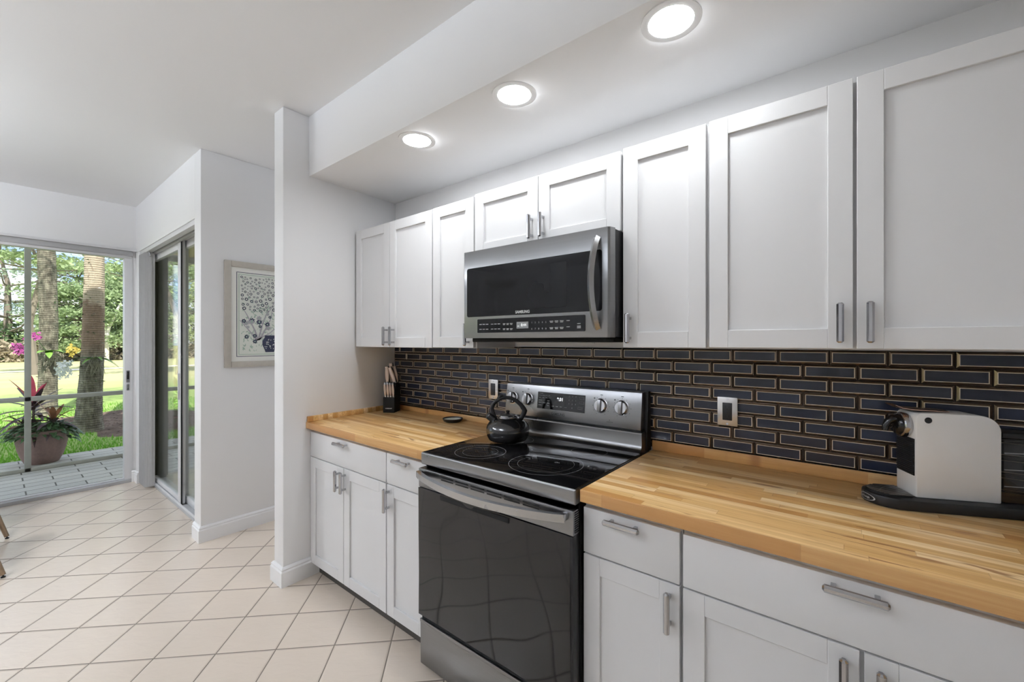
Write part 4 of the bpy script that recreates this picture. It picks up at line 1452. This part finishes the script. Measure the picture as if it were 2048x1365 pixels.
# ------------------------------------------------------------------ dining chairs just entering at the left edge
def chair(label, tipx, tipy, rz):
    """tip: floor point of the leg that shows; the chair stands to the image-left of it"""
    # local leg offsets: front legs at +-0.21, the visible one is (+0.23, 0)
    c, s = math.cos(rz), math.sin(rz)
    lx, ly = 0.36, 0.20
    ox, oy = tipx - (c * lx - s * ly), tipy - (s * lx + c * ly)
    t = thing('dining_chair', label, 'chair', (ox, oy, 0), rz, 'dining chairs at the left edge')
    for sx_ in (-1, 1):
        for sy_ in (-1, 1):
            m = MB()
            a = Vector((sx_ * lx, sy_ * ly, 0.014))
            b = Vector((sx_ * lx * 0.60, sy_ * ly * 0.5, 0.43))
            m.tube([a, a.lerp(b, 0.5), b], [0.0125, 0.0165, 0.020], 'leg_wood', seg=10)
            lg = m.build('leg', t, local=True)
            m = MB()
            m.lathe([(0.010, 0.0005), (0.011, 0.004), (0.010, 0.007), (0.004, 0.008), (0.004, 0.018)], 'black_plastic', c=(a.x, a.y, 0), seg=14)
            m.build('glide', lg, local=True)
    m = MB()
    n, k = 28, 8
    vs, fs = [], []
    for j in range(k + 1):
        f = j / k
        for i in range(n):
            th = 2 * PI * i / n
            rx, ry = 0.20 * math.sin(PI / 2 * (0.15 + 0.85 * f)), 0.20 * math.sin(PI / 2 * (0.15 + 0.85 * f))
            vs.append((-0.03 + rx * math.cos(th), ry * math.sin(th), 0.425 + 0.05 * f))
    for j in range(k):
        for i in range(n):
            fs.append((j * n + i, j * n + (i + 1) % n, (j + 1) * n + (i + 1) % n, (j + 1) * n + i))
    fs.append(tuple(range(n))[::-1])
    fs.append(tuple(k * n + i for i in range(n)))
    m.mesh(vs, fs, 'seat_cloth')
    m.build('seat', t, local=True)
    m = MB()
    vs, fs = [], []
    for j in range(9):
        for i in range(13):
            th = math.radians(110 + 140 * i / 12)
            for q in (0, 1):
                r = 0.205 + 0.018 * q + 0.0006 * j * j
                vs.append((-0.03 + r * math.cos(th), r * math.sin(th), 0.46 + 0.36 * j / 8 * (1 - 0.35 * abs((i - 6) / 6) ** 2)))
    idx = lambda j, i, q: (j * 13 + i) * 2 + q
    for j in range(8):
        for i in range(12):
            fs.append((idx(j, i, 0), idx(j, i + 1, 0), idx(j + 1, i + 1, 0), idx(j + 1, i, 0)))
            fs.append((idx(j, i, 1), idx(j, i + 1, 1), idx(j + 1, i + 1, 1), idx(j + 1, i, 1)))
    for i in range(12):
        fs.append((idx(8, i, 0), idx(8, i + 1, 0), idx(8, i + 1, 1), idx(8, i, 1)))
        fs.append((idx(0, i, 0), idx(0, i + 1, 0), idx(0, i + 1, 1), idx(0, i, 1)))
    for j in range(8):
        for i in (0, 12):
            fs.append((idx(j, i, 0), idx(j + 1, i, 0), idx(j + 1, i, 1), idx(j, i, 1)))
    m.mesh(vs, fs, 'seat_cloth')
    m.build('backrest', t, local=True)
    return t


chair('wooden chair leg at the left edge, the one nearer the patio door', -2.119, -1.735, math.radians(10))
chair('wooden chair leg at the left edge, the lower one nearer the camera', -1.377, -1.762, math.radians(10))

# ------------------------------------------------------------------ outside: patio, screen, lawn
m = MB(); m.box(-5.16, WX - 0.04, -7.0, 6.0, -0.16, -0.030, 'pavers')
m.box(WX - 0.04, 0.2, -0.70, 6.0, -0.16, -0.030, 'pavers')
struct(m.build('floor_patio'), 'grey stone paver patio outside the glass doors', 'patio')
m = MB()
NXg = 40
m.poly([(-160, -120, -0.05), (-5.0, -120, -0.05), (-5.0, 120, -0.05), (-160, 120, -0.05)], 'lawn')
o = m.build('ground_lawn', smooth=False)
struct(o, 'mown green lawn stretching behind the palm trunks', 'lawn')
m = MB()
pp = [(-27.5, -60), (-27.3, -10), (-27.2, 0), (-26.9, 8), (-26.4, 30), (-25.5, 60)]
for i in range(len(pp) - 1):
    (xa, ya), (xb, yb) = pp[i], pp[i + 1]
    m.poly([(xa, ya, -0.035), (xb, yb, -0.035), (xb - 1.1, yb, -0.035), (xa - 1.1, ya, -0.035)], 'path_concrete')
struct(m.build('ground_path', smooth=False), 'thin pale path crossing the lawn in the distance', 'path')

# upper storey over the room and the roof of the lanai (they shade the patio)
m = MB(); m.box(WX - 0.12, 6.0, -7.0, 6.0, 2.86, 7.0, 'stucco'); struct(m.build('wall_upper_storey'), 'upper storey of the building above the room', 'wall')
m = MB(); m.box(-4.62, WX - 0.10, -0.55, 6.0, 2.52, 2.80, 'lanai_ceiling')
m.box(WX - 0.10, -1.14, -0.70, 6.0, 2.62, 2.86, 'lanai_ceiling')
struct(m.build('ceiling_lanai'), 'yellowish ceiling of the covered patio', 'ceiling')
m = MB(); m.box(-3.16, -3.02, -0.80, -0.650, -0.03, 2.62, 'reflection_frame_dark', 0.004)  # dark block put in for the reflection in the slider glass
struct(m.build('slider_reflection'), 'dark block standing in for a reflection in the narrow sliding door', 'reflection')
m = MB(); m.box(-0.9, -0.7, 2.3, 6.0, -0.03, 2.86, 'stucco'); m.box(-1.13, -0.9, 2.2, 6.0, -0.03, 2.86, 'stucco')
struct(m.build('wall_exterior'), 'outside wall of the house along the patio', 'wall')

sc_ = thing('screen_enclosure', 'grey green aluminium patio screen frame with posts and mid rail', 'screen frame', (-4.46, 0, -0.03))
SXX = -4.46
for k, py in enumerate((-3.6, -1.552, 1.75, 4.4)):
    m = MB(); m.box(SXX - 0.025, SXX + 0.025, py - 0.0245, py + 0.0245, -0.029, 2.52, 'screen_frame', 0.003); m.build('post', sc_)
m = MB(); m.box(SXX - 0.025, SXX + 0.025, -6, 6, 0.735, 0.783, 'screen_frame', 0.003); m.build('mid_rail', sc_)
m = MB(); m.box(SXX - 0.025, SXX + 0.025, -6, 6, -0.029, 0.012, 'screen_frame', 0.003); m.build('bottom_rail', sc_)
m = MB(); m.box(SXX - 0.03, SXX + 0.03, -6, 6, 2.44, 2.52, 'screen_frame', 0.003); m.build('top_beam', sc_)

# grass tufts along the near lawn: nobody could count the blades
m = MB()
rg = random.Random(5)


def in_bed(x, y):
    return ((x + 7.6) / 1.75) ** 2 + ((y + 0.10 + 0.25 * math.sin(x * 2)) / 1.05) ** 2 < 1.0


vs, fs = [], []
for k in range(16000):
    x = -5.18 - 5.5 * rg.random() ** 1.5
    y = rg.uniform(-2.6, 3.2)
    if in_bed(x, y):
        continue
    h = rg.uniform(0.03, 0.075)
    a = rg.uniform(0, 2 * PI)
    wd = rg.uniform(0.004, 0.008)
    lx, ly = rg.uniform(-.03, .03), rg.uniform(-.03, .03)
    n0 = len(vs)
    vs += [(x - wd * math.cos(a), y - wd * math.sin(a), -0.052), (x + wd * math.cos(a), y + wd * math.sin(a), -0.052), (x + lx, y + ly, -0.05 + h)]
    fs.append((n0, n0 + 1, n0 + 2))
m.mesh(vs, fs, 'grass_blade')
o = m.build('grass', smooth=False)
tag(o, 'short green grass blades beside the paver patio', 'grass', kind='stuff')

# mulch bed
m = MB()
vs, fs = [(-7.6, -0.1, -0.02)], []
nb = 48
for i in range(nb):
    a = 2 * PI * i / nb
    vs.append((-7.6 + 1.72 * math.cos(a) * (1 + 0.05 * math.sin(5 * a)), -0.10 - 0.25 * math.sin((-7.6 + 1.7 * math.cos(a)) * 2) + 1.03 * math.sin(a) * (1 + 0.05 * math.sin(7 * a)), -0.047))
for i in range(nb):
    fs.append((0, 1 + i, 1 + (i + 1) % nb))
m.mesh(vs, fs, 'mulch')
for k in range(900):
    a, r = rg.uniform(0, 2 * PI), rg.random() ** 0.5
    x, y = -7.6 + 1.66 * r * math.cos(a), -0.10 + 0.98 * r * math.sin(a)
    y -= 0.25 * math.sin(x * 2)
    t_, L = rg.uniform(0, PI), rg.uniform(0.012, 0.04)
    z = -0.045 + 0.027 * (1 - r)
    m.poly([(x - L * math.cos(t_), y - L * math.sin(t_), z + .004), (x + .006, y - .006, z + 0.012), (x + L * math.cos(t_), y + L * math.sin(t_), z + rg.uniform(.004, .02))], 'mulch')
o = m.build('mulch', smooth=False)
tag(o, 'dark brown mulch around the palm trunks', 'mulch', kind='stuff')

# ------------------------------------------------------------------ palm trunks
def palm(label, x, y, r0, r1, lean, mat, seed):
    r = random.Random(seed)
    t = thing('palm_tree', label, 'tree', (x, y, -0.06))
    vs, fs = [], []
    seg, rows = 40, 190
    H = 6.2
    ph = [r.uniform(0, 6) for _ in range(6)]
    for j in range(rows + 1):
        z = H * j / rows
        f = z / 3.5
        rad = r0 + (r1 - r0) * min(1.0, f) + 0.05 * math.exp(-z * 5)
        rad *= 1 + 0.018 * math.sin(z * 75) * (1 if z > 1.2 else .4)
        for i in range(seg):
            a = 2 * PI * i / seg
            bump = 0.018 * math.sin(3 * a + ph[0] + z * 2.3) + 0.016 * math.sin(7 * a + ph[1] - z * 5.1) + 0.020 * r.uniform(-1, 1)
            rr_ = rad * (1 + bump)
            vs.append((lean[0] * z + rr_ * math.cos(a), lean[1] * z + 0.03 * math.sin(z * .9) + rr_ * math.sin(a), z))
    for j in range(rows):
        for i in range(seg):
            fs.append((j * seg + i, j * seg + (i + 1) % seg, (j + 1) * seg + (i + 1) % seg, (j + 1) * seg + i))
    m = MB()
    m.mesh(vs, fs, mat)
    m.build('trunk', t, local=True, angle=1.2)
    m = MB()                                     # crown above the frame
    for k in range(16):
        a = 2 * PI * k / 16 + r.uniform(-.1, .1)
        L = r.uniform(1.5, 2.1)
        el = r.uniform(0.1, 0.9)
        pts = []
        for s in range(9):
            f = s / 8
            pts.append(Vector((lean[0] * H + L * f * math.cos(a) * math.cos(el * (1 - f)), lean[1] * H + L * f * math.sin(a) * math.cos(el * (1 - f)), H + L * (math.sin(el) * f - 0.75 * f * f))))
        m.tube(pts, [0.02 * (1 - .8 * s / 8) for s in range(9)], 'tree_leaf', seg=5)
        for s in range(2, 9):
            d = (pts[s] - pts[s - 1]).normalized()
            sd_ = d.cross(Vector((0, 0, 1))).normalized()
            for q in (-1, 1):
                b = pts[s]
                e_ = b + sd_ * q * 0.38 + d * 0.22 + Vector((0, 0, -0.12))
                m.poly([tuple(b), tuple(b + d * .05), tuple(e_)], 'tree_leaf')
    m.build('crown', t, local=True, smooth=False)
    m = MB()                                     # lichen tufts and old leaf bases
    for k in range(90):
        z = r.uniform(0.3, 2.9)
        a = r.uniform(0, 2 * PI)
        f = min(1, z / 3.5)
        rad = r0 + (r1 - r0) * f
        b = Vector((lean[0] * z + rad * .97 * math.cos(a), lean[1] * z + 0.03 * math.sin(z * .9) + rad * math.sin(a), z))
        o_ = Vector((math.cos(a), math.sin(a), r.uniform(-.4, .6)))
        for q in range(3):
            e_ = b + (o_ + Vector((r.uniform(-.6, .6), r.uniform(-.6, .6), r.uniform(-.5, .5)))) * r.uniform(.02, .05)
            m.poly([tuple(b), tuple(b + Vector((0.004, 0.004, 0.014))), tuple(e_)], 'root_grey' if k % 2 else 'cover_leaf')
    m.build('lichen_tufts', t, local=True, smooth=False)
    return t


palm('tan topped palm trunk standing in the mulch, right of the planter', -6.98, -0.83, 0.150, 0.108, (0.012, 0.020), 'palm_bark', 21)
palm('grey lichen covered palm trunk behind the planter', -9.40, -1.13, 0.130, 0.122, (0.0, -0.004), 'palm_bark_grey', 22)

# ------------------------------------------------------------------ orchids tied to the trunks
def strap_leaf(m, b, d, L, wd, droop, mat, seg=7):
    b, d = Vector(b), Vector(d).normalized()
    sd_ = d.cross(Vector((0, 0, 1)))
    if sd_.length < 1e-4: sd_ = Vector((1, 0, 0))
    sd_.normalize()
    vs, fs = [], []
    for i in range(seg + 1):
        f = i / seg
        p = b + d * (L * f) + Vector((0, 0, -droop * L * f * f))
        ww = wd * math.sin(PI * min(1, 0.12 + 0.88 * f)) ** 0.7 if f < 1 else 0.001
        vs += [tuple(p - sd_ * ww), tuple(p + Vector((0, 0, -ww * 0.35))), tuple(p + sd_ * ww)]
    for i in range(seg):
        a = i * 3
        fs += [(a, a + 1, a + 4, a + 3), (a + 1, a + 2, a + 5, a + 4)]
    m.mesh(vs, fs, mat)


def flowers(m, c, n, spread, size, mat, r):
    for k in range(n):
        p = Vector(c) + Vector((r.gauss(0, spread[0]), r.gauss(0, spread[1]), r.gauss(0, spread[2])))
        nn = Vector((1, r.uniform(-.8, .3), r.uniform(-.4, .5))).normalized()
        a_, b_ = nn.orthogonal().normalized(), None
        b_ = nn.cross(a_)
        for q in range(5):
            th = 2 * PI * q / 5 + r.random()
            d1 = a_ * math.cos(th) + b_ * math.sin(th)
            d2 = nn.cross(d1)
            s = size * r.uniform(.8, 1.2)
            m.poly([tuple(p), tuple(p + d1 * s * .55 + d2 * s * .35), tuple(p + d1 * s + nn * s * .15), tuple(p + d1 * s * .55 - d2 * s * .35)], mat)


ro = random.Random(31)


def orchid(label, root, leaves, stem_pts, fl, petal):
    t = thing('orchid', label, 'orchid', root)
    m = MB()
    for d, L, wd, dr_, mt in leaves:
        strap_leaf(m, (0, 0, 0), d, L, wd, dr_, mt)
    m.build('leaves', t, local=True, angle=1.2)
    if stem_pts:
        m = MB(); m.tube(stem_pts, 0.004, 'cover_leaf', seg=6); m.build('stem', t, local=True)
    if fl:
        m = MB()
        for c, n, sp, sz_ in fl:
            flowers(m, c, n, sp, sz_, petal, ro)
        m.build('flower_cluster', t, local=True, smooth=False)
    m = MB()
    for k in range(16):
        y0, z0 = ro.uniform(-.1, .1), ro.uniform(-.02, .05)
        pts = [Vector((0.005, y0 * .4, z0))]
        for s in range(5):
            pts.append(pts[-1] + Vector((ro.uniform(-.004, .006), ro.uniform(-.03, .03), -ro.uniform(.02, .07))))
        m.tube(pts, 0.0035, 'root_grey', seg=5)
    m.build('roots', t, local=True)
    return t


TL = 'orchid_leaf'
orchid('orchid with drooping green leaves on the tan topped palm trunk, white flowers at its left', (-6.79, -0.76, 1.12),
       [((0.5, -.7, .35), .22, .034, .8, TL), ((.4, .75, .25), .24, .034, .7, TL), ((.3, .9, .1), .30, .026, .75, 'orchid_dark_leaf'), ((.15, 1, .35), .30, .022, .9, 'orchid_dark_leaf'), ((.3, -.95, .15), .30, .022, .1, 'orchid_dark_leaf'), ((.5, .3, .5), .16, .03, .9, TL)],
       [(0, 0, 0), (.08, -.14, .02), (.1, -.26, -.02), (.1, -.33, -.12)],
       [((.1, -.355, -.14), 34, (.03, .035, .06), .035), ], 'petal_white')
orchid('orchid with broad green leaves and magenta flowers on the grey palm trunk', (-9.19, -1.12, 1.20),
       [((.6, -.5, .3), .26, .055, .5, TL), ((.6, .5, .3), .28, .06, .4, TL), ((.7, 0, .1), .20, .05, .8, TL), ((.5, .8, .1), .26, .03, .2, 'orchid_dark_leaf')],
       [(0, -.02, 0), (.10, -.10, .13), (.14, -.15, .25)],
       [((.14, -.16, .27), 16, (.02, .035, .03), .032), ((.2, -.38, .05), 26, (.02, .035, .05), .036)], 'petal_magenta')
orchid('orchid with small yellow flowers at the right side of the grey palm trunk', (-9.22, -0.98, 1.17),
       [((.4, .9, .6), .18, .03, .6, TL), ((.4, .6, .9), .20, .03, .5, 'orchid_dark_leaf')],
       [(0, 0, 0), (.08, .10, .10), (.12, .18, .06)],
       [((.12, .19, .02), 22, (.03, .05, .04), .045)], 'petal_yellow')

# ------------------------------------------------------------------ planter on the patio edge
pt = thing('potted_plant', 'large brown round pot of dark red cordyline and green trailing leaves outside the screen', 'potted plant', (-4.865, -1.425, -0.0295))
m = MB()
m.lathe([(0.128, 0.0), (0.138, 0.006), (0.170, 0.075), (0.196, 0.165), (0.213, 0.27), (0.219, 0.335), (0.227, 0.345), (0.229, 0.385), (0.217, 0.390), (0.210, 0.385), (0.206, 0.350)], 'terracotta', seg=56)
m.build('pot', pt, local=True)
m = MB(); m.lathe([(0.208, 0.352), (0.15, 0.36), (0.001, 0.365)], 'soil', seg=32); m.build('soil', pt, local=True)
rp = random.Random(9)


def cordyline(name, x, y, h, n, L, mats, up):
    m = MB()
    m.tube([(x, y, 0.35), (x + .01, y, 0.35 + h * .5), (x, y, 0.35 + h)], 0.012, 'tree_bark', seg=8)
    st = m.build(name, pt, local=True)
    m = MB()
    for k in range(n):
        a = k * 2.4 + rp.uniform(-.3, .3)
        f = k / n
        z = 0.35 + h * (0.45 + 0.55 * f)
        el = up[0] + (up[1] - up[0]) * f
        strap_leaf(m, (x, y, z), (math.cos(a) * math.cos(el), math.sin(a) * math.cos(el), math.sin(el)), L * rp.uniform(.8, 1.1), 0.026, 0.55 * (1 - f) + .12, mats[min(len(mats) - 1, int(f * len(mats)))] if isinstance(mats, list) else mats, seg=9)
    m.build('leaves', st, local=True, angle=1.2)


cordyline('cordyline_stem', -0.075, -0.065, 0.36, 26, 0.40, ['cord_dark', 'cord_dark', 'cord_dark', 'cord_dark', 'cord_dark', 'cord_red'], (-0.1, 1.25))
cordyline('cordyline_stem', 0.06, 0.085, 0.16, 16, 0.30, ['cord_dark', 'cord_dark', 'cord_orange'], (0.1, 1.15))
cordyline('cordyline_stem', -0.07, -0.14, 0.12, 12, 0.28, ['cord_dark', 'cord_orange', 'cord_dark'], (0.0, 1.0))
m = MB()
for k in range(520):
    a, r_ = rp.uniform(0, 2 * PI), 0.24 * rp.random() ** 0.5
    x, y = r_ * math.cos(a), r_ * math.sin(a)
    z = 0.375 + rp.uniform(0, .10) * (1 - (r_ / .26) ** 2) + (0.02 if r_ < .21 else -rp.uniform(0, .07))
    d = Vector((math.cos(a) + rp.uniform(-.7, .7), math.sin(a) + rp.uniform(-.7, .7), rp.uniform(-.1, .7)))
    strap_leaf(m, (x, y, z), d, rp.uniform(.05, .10), rp.uniform(.014, .024), .5, 'cover_leaf', seg=3)
for k in range(30):        # trailing bits over the right and left rims
    a = rp.choice((rp.uniform(0.9, 1.7), rp.uniform(-2.2, -1.3)))
    r_ = rp.uniform(.22, .30)
    strap_leaf(m, (r_ * math.cos(a), r_ * math.sin(a), 0.37 - rp.uniform(-.03, .10)), (math.cos(a), math.sin(a), .1), rp.uniform(.06, .10), .02, .8, 'cover_leaf', seg=3)
m.build('ground_cover', pt, local=True, angle=1.2)

# ------------------------------------------------------------------ distant trees, shrubs and brush
def tree(label, x, y, h, r, seed, leaf, trunk_r=0.28, layers=6, n_leaf=80, ls=0.34, spread=1.0, low=0.32, flat_=0.22, bark='tree_bark'):
    q = random.Random(seed)
    t = thing('tree', label, 'tree', (x, y, -0.06), 0, 'trees beyond the lawn')
    m = MB()
    top = Vector((q.uniform(-.5, .5), q.uniform(-.6, .6), h * .92))
    tp = [Vector((0, 0, 0)), Vector((q.uniform(-.2, .2), q.uniform(-.3, .3), h * .3)), Vector((q.uniform(-.4, .4), q.uniform(-.6, .6), h * .6)), top]
    m.tube(tp, [trunk_r, trunk_r * .8, trunk_r * .5, trunk_r * .15], bark, seg=8)
    ends = [top]
    for L in range(layers):
        f = low + (0.97 - low) * L / (layers - 1)
        z0 = f * h
        k = min(2, int(f * 3))
        base = tp[k].lerp(tp[k + 1], min(1, max(0, (f - k * .31) / .31)))
        nb_ = q.randint(4, 6)
        for b_ in range(nb_):
            a = 2 * PI * (b_ + q.random()) / nb_
            R = r * spread * (0.55 + .45 * math.sin(PI * (0.25 + .7 * f))) * q.uniform(.65, 1.1)
            e_ = base + Vector((R * math.cos(a), R * math.sin(a), R * q.uniform(.12, .42)))
            mid = base.lerp(e_, .5) + Vector((0, 0, -R * .08))
            m.tube([base, mid, e_], [trunk_r * .30 * (1.1 - f * .6), trunk_r * .18, trunk_r * .05], bark, seg=5, cap=False)
            ends += [e_, base.lerp(e_, .72) + Vector((q.uniform(-.4, .4), q.uniform(-.4, .4), .25))]
            if q.random() < .6:
                ends.append(base.lerp(e_, .45) + Vector((q.uniform(-.5, .5), q.uniform(-.5, .5), .3)))
    m.build('trunk', t, local=True)
    m = MB()
    vs, fs = [], []
    for c in ends:
        cr = q.uniform(.6, 1.2) * r * 0.17
        for k in range(int(n_leaf * 1.7)):
            p = c + Vector((q.gauss(0, cr), q.gauss(0, cr), q.gauss(0, cr * flat_)))
            s = ls * 0.5 * q.uniform(.5, 1.2)
            u = Vector((q.uniform(-1, 1), q.uniform(-1, 1), q.uniform(-.5, .5))).normalized() * s
            v = u.cross(Vector((q.uniform(-1, 1), q.uniform(-1, 1), q.uniform(-1, 1)))).normalized() * s * .45
            n0 = len(vs)
            vs += [tuple(p - u), tuple(p + v), tuple(p + u), tuple(p - v)]
            fs.append((n0, n0 + 1, n0 + 2, n0 + 3))
    m.mesh(vs, fs, leaf)
    m.build('crown', t, local=True, smooth=False)
    return t


tree('open crowned dark green tree at the far left behind the screen post', -46, -1.2, 9.6, 4.6, 41, 'tree_leaf_grey', .30, 7, 34, .30, 1.0, .22)
tree('small leafy branch tree at the upper left corner of the patio view', -24.5, -0.6, 7.4, 2.4, 42, 'tree_leaf', .16, 4, 70, .20, 1.0, .66)
tree('spreading green tree between the two palm trunks', -44, 2.3, 6.9, 4.0, 43, 'tree_leaf', .26, 6, 26, .30, 1.0, .34)
tree('lower dense tree left of the tan palm trunk', -41, 2.6, 5.0, 2.6, 44, 'tree_leaf', .2, 6, 90, .28, 1.0, .16, .5)
tree('tall light green tree right of the tan palm trunk', -46, 5.2, 7.6, 3.6, 45, 'tree_leaf_light', .26, 7, 44, .30, 1.0, .2)
tree('dense dark tree behind the pale dead trunk', -43, 5.4, 5.6, 3.0, 46, 'tree_leaf', .22, 6, 100, .28, 1.0, .14, .5)
tree('bright tree seen through the narrow sliding door', -44, 10.4, 8.4, 4.4, 47, 'tree_leaf_light', .26, 6, 90, .30, 1.0, .16, .4)
tree('grey green tree at the left half of the narrow sliding door', -47, 7.4, 10.0, 4.0, 48, 'tree_leaf_grey', .28, 7, 80, .30, 1.0, .2)
tree('leafy overhanging tree near the top of the narrow sliding door', -20, 3.3, 6.6, 2.3, 49, 'tree_leaf', .15, 4, 90, .18, 1.0, .62)

sn = thing('dead_tree', 'pale dead leaning trunk right of the tan palm trunk', 'tree', (-40, 3.55, -0.06))
m = MB()
m.tube([(0, 0, 0), (0, .0, 1.4), (0, .08, 2.4), (0, .42, 3.3), (0, .80, 4.3)], [.18, .16, .15, .12, .05], 'snag_bark', seg=9)
m.tube([(0, .08, 2.4), (0, -.25, 2.9), (0, -.35, 3.5)], [.08, .06, .03], 'snag_bark', seg=7)
m.build('trunk', sn, local=True)


def mound(name, label, cat, x, y, rx, ry, h, n, s, leaf, seed, group=None):
    q = random.Random(seed)
    t = thing(name, label, cat, (x, y, -0.055), 0, group)
    m = MB()
    vs, fs = [], []
    for k in range(n):
        a, e_ = q.uniform(0, 2 * PI), q.uniform(0, PI / 2)
        f = q.uniform(.55, 1.0) * (1 + .18 * math.sin(3 * a + seed) + .1 * math.sin(7 * a))
        p = Vector((rx * f * math.cos(a) * math.cos(e_), ry * f * math.sin(a) * math.cos(e_), h * f * math.sin(e_) + .05))
        ss = s * q.uniform(.5, 1.2)
        u = Vector((q.uniform(-1, 1), q.uniform(-1, 1), q.uniform(-.6, 1))).normalized() * ss
        v = u.cross(Vector((q.uniform(-1, 1), q.uniform(-1, 1), q.uniform(-1, 1)))).normalized() * ss * .4
        n0 = len(vs)
        vs += [tuple(p - u), tuple(p + v), tuple(p + u), tuple(p - v)]
        fs.append((n0, n0 + 1, n0 + 2, n0 + 3))
    m.mesh(vs, fs, leaf)
    m.build('foliage', t, local=True, smooth=False)
    m = MB()
    for k in range(5):
        a = 2 * PI * k / 5
        m.tube([(0.1 * math.cos(a), .1 * math.sin(a), 0), (rx * .5 * math.cos(a), ry * .5 * math.sin(a), h * .6)], [.05, .02], 'tree_bark', seg=5)
    m.build('stems', t, local=True)


for k, (x, y, rx, ry, h, leaf, lb) in enumerate((
        (-42, -2.2, 1.6, 2.2, 1.5, 'brush_leaf', 'dry tan brush at the left edge of the lawn'),
        (-42.5, 1.2, 1.6, 2.4, 1.7, 'brush_leaf', 'dry tan brush behind the grey palm trunk'),
        (-42.0, 4.2, 1.6, 2.2, 1.9, 'brush_leaf', 'dry pinkish brush behind the tan palm trunk'),
        (-42.0, 7.4, 1.6, 2.4, 1.7, 'brush_leaf', 'dry brush right of the dead trunk'),
        (-42.0, 11.2, 1.6, 2.6, 1.8, 'brush_leaf', 'dry brush seen through the narrow sliding door'),
        (-46.5, -1.0, 1.8, 1.6, 2.6, 'bush_leaf', 'dark green bush behind the brush at the left edge'),
        (-45.5, 1.6, 1.8, 1.6, 2.6, 'bush_leaf', 'dark green bush behind the grey palm trunk'),
        (-46.5, 4.0, 1.8, 1.8, 3.0, 'bush_leaf', 'dark green bush between the palm trunks'),
        (-46.5, 7.6, 1.8, 2.0, 3.2, 'bush_leaf', 'dark green bush at the right side of the patio view'),
        (-46.5, 12.0, 1.8, 2.4, 3.2, 'bush_leaf', 'dark green bush behind the narrow sliding door'))):
    mound('shrub', lb, 'shrub', x, y, rx, ry, h, 1500, .22, leaf, 60 + k, 'brush at the far edge of the lawn')
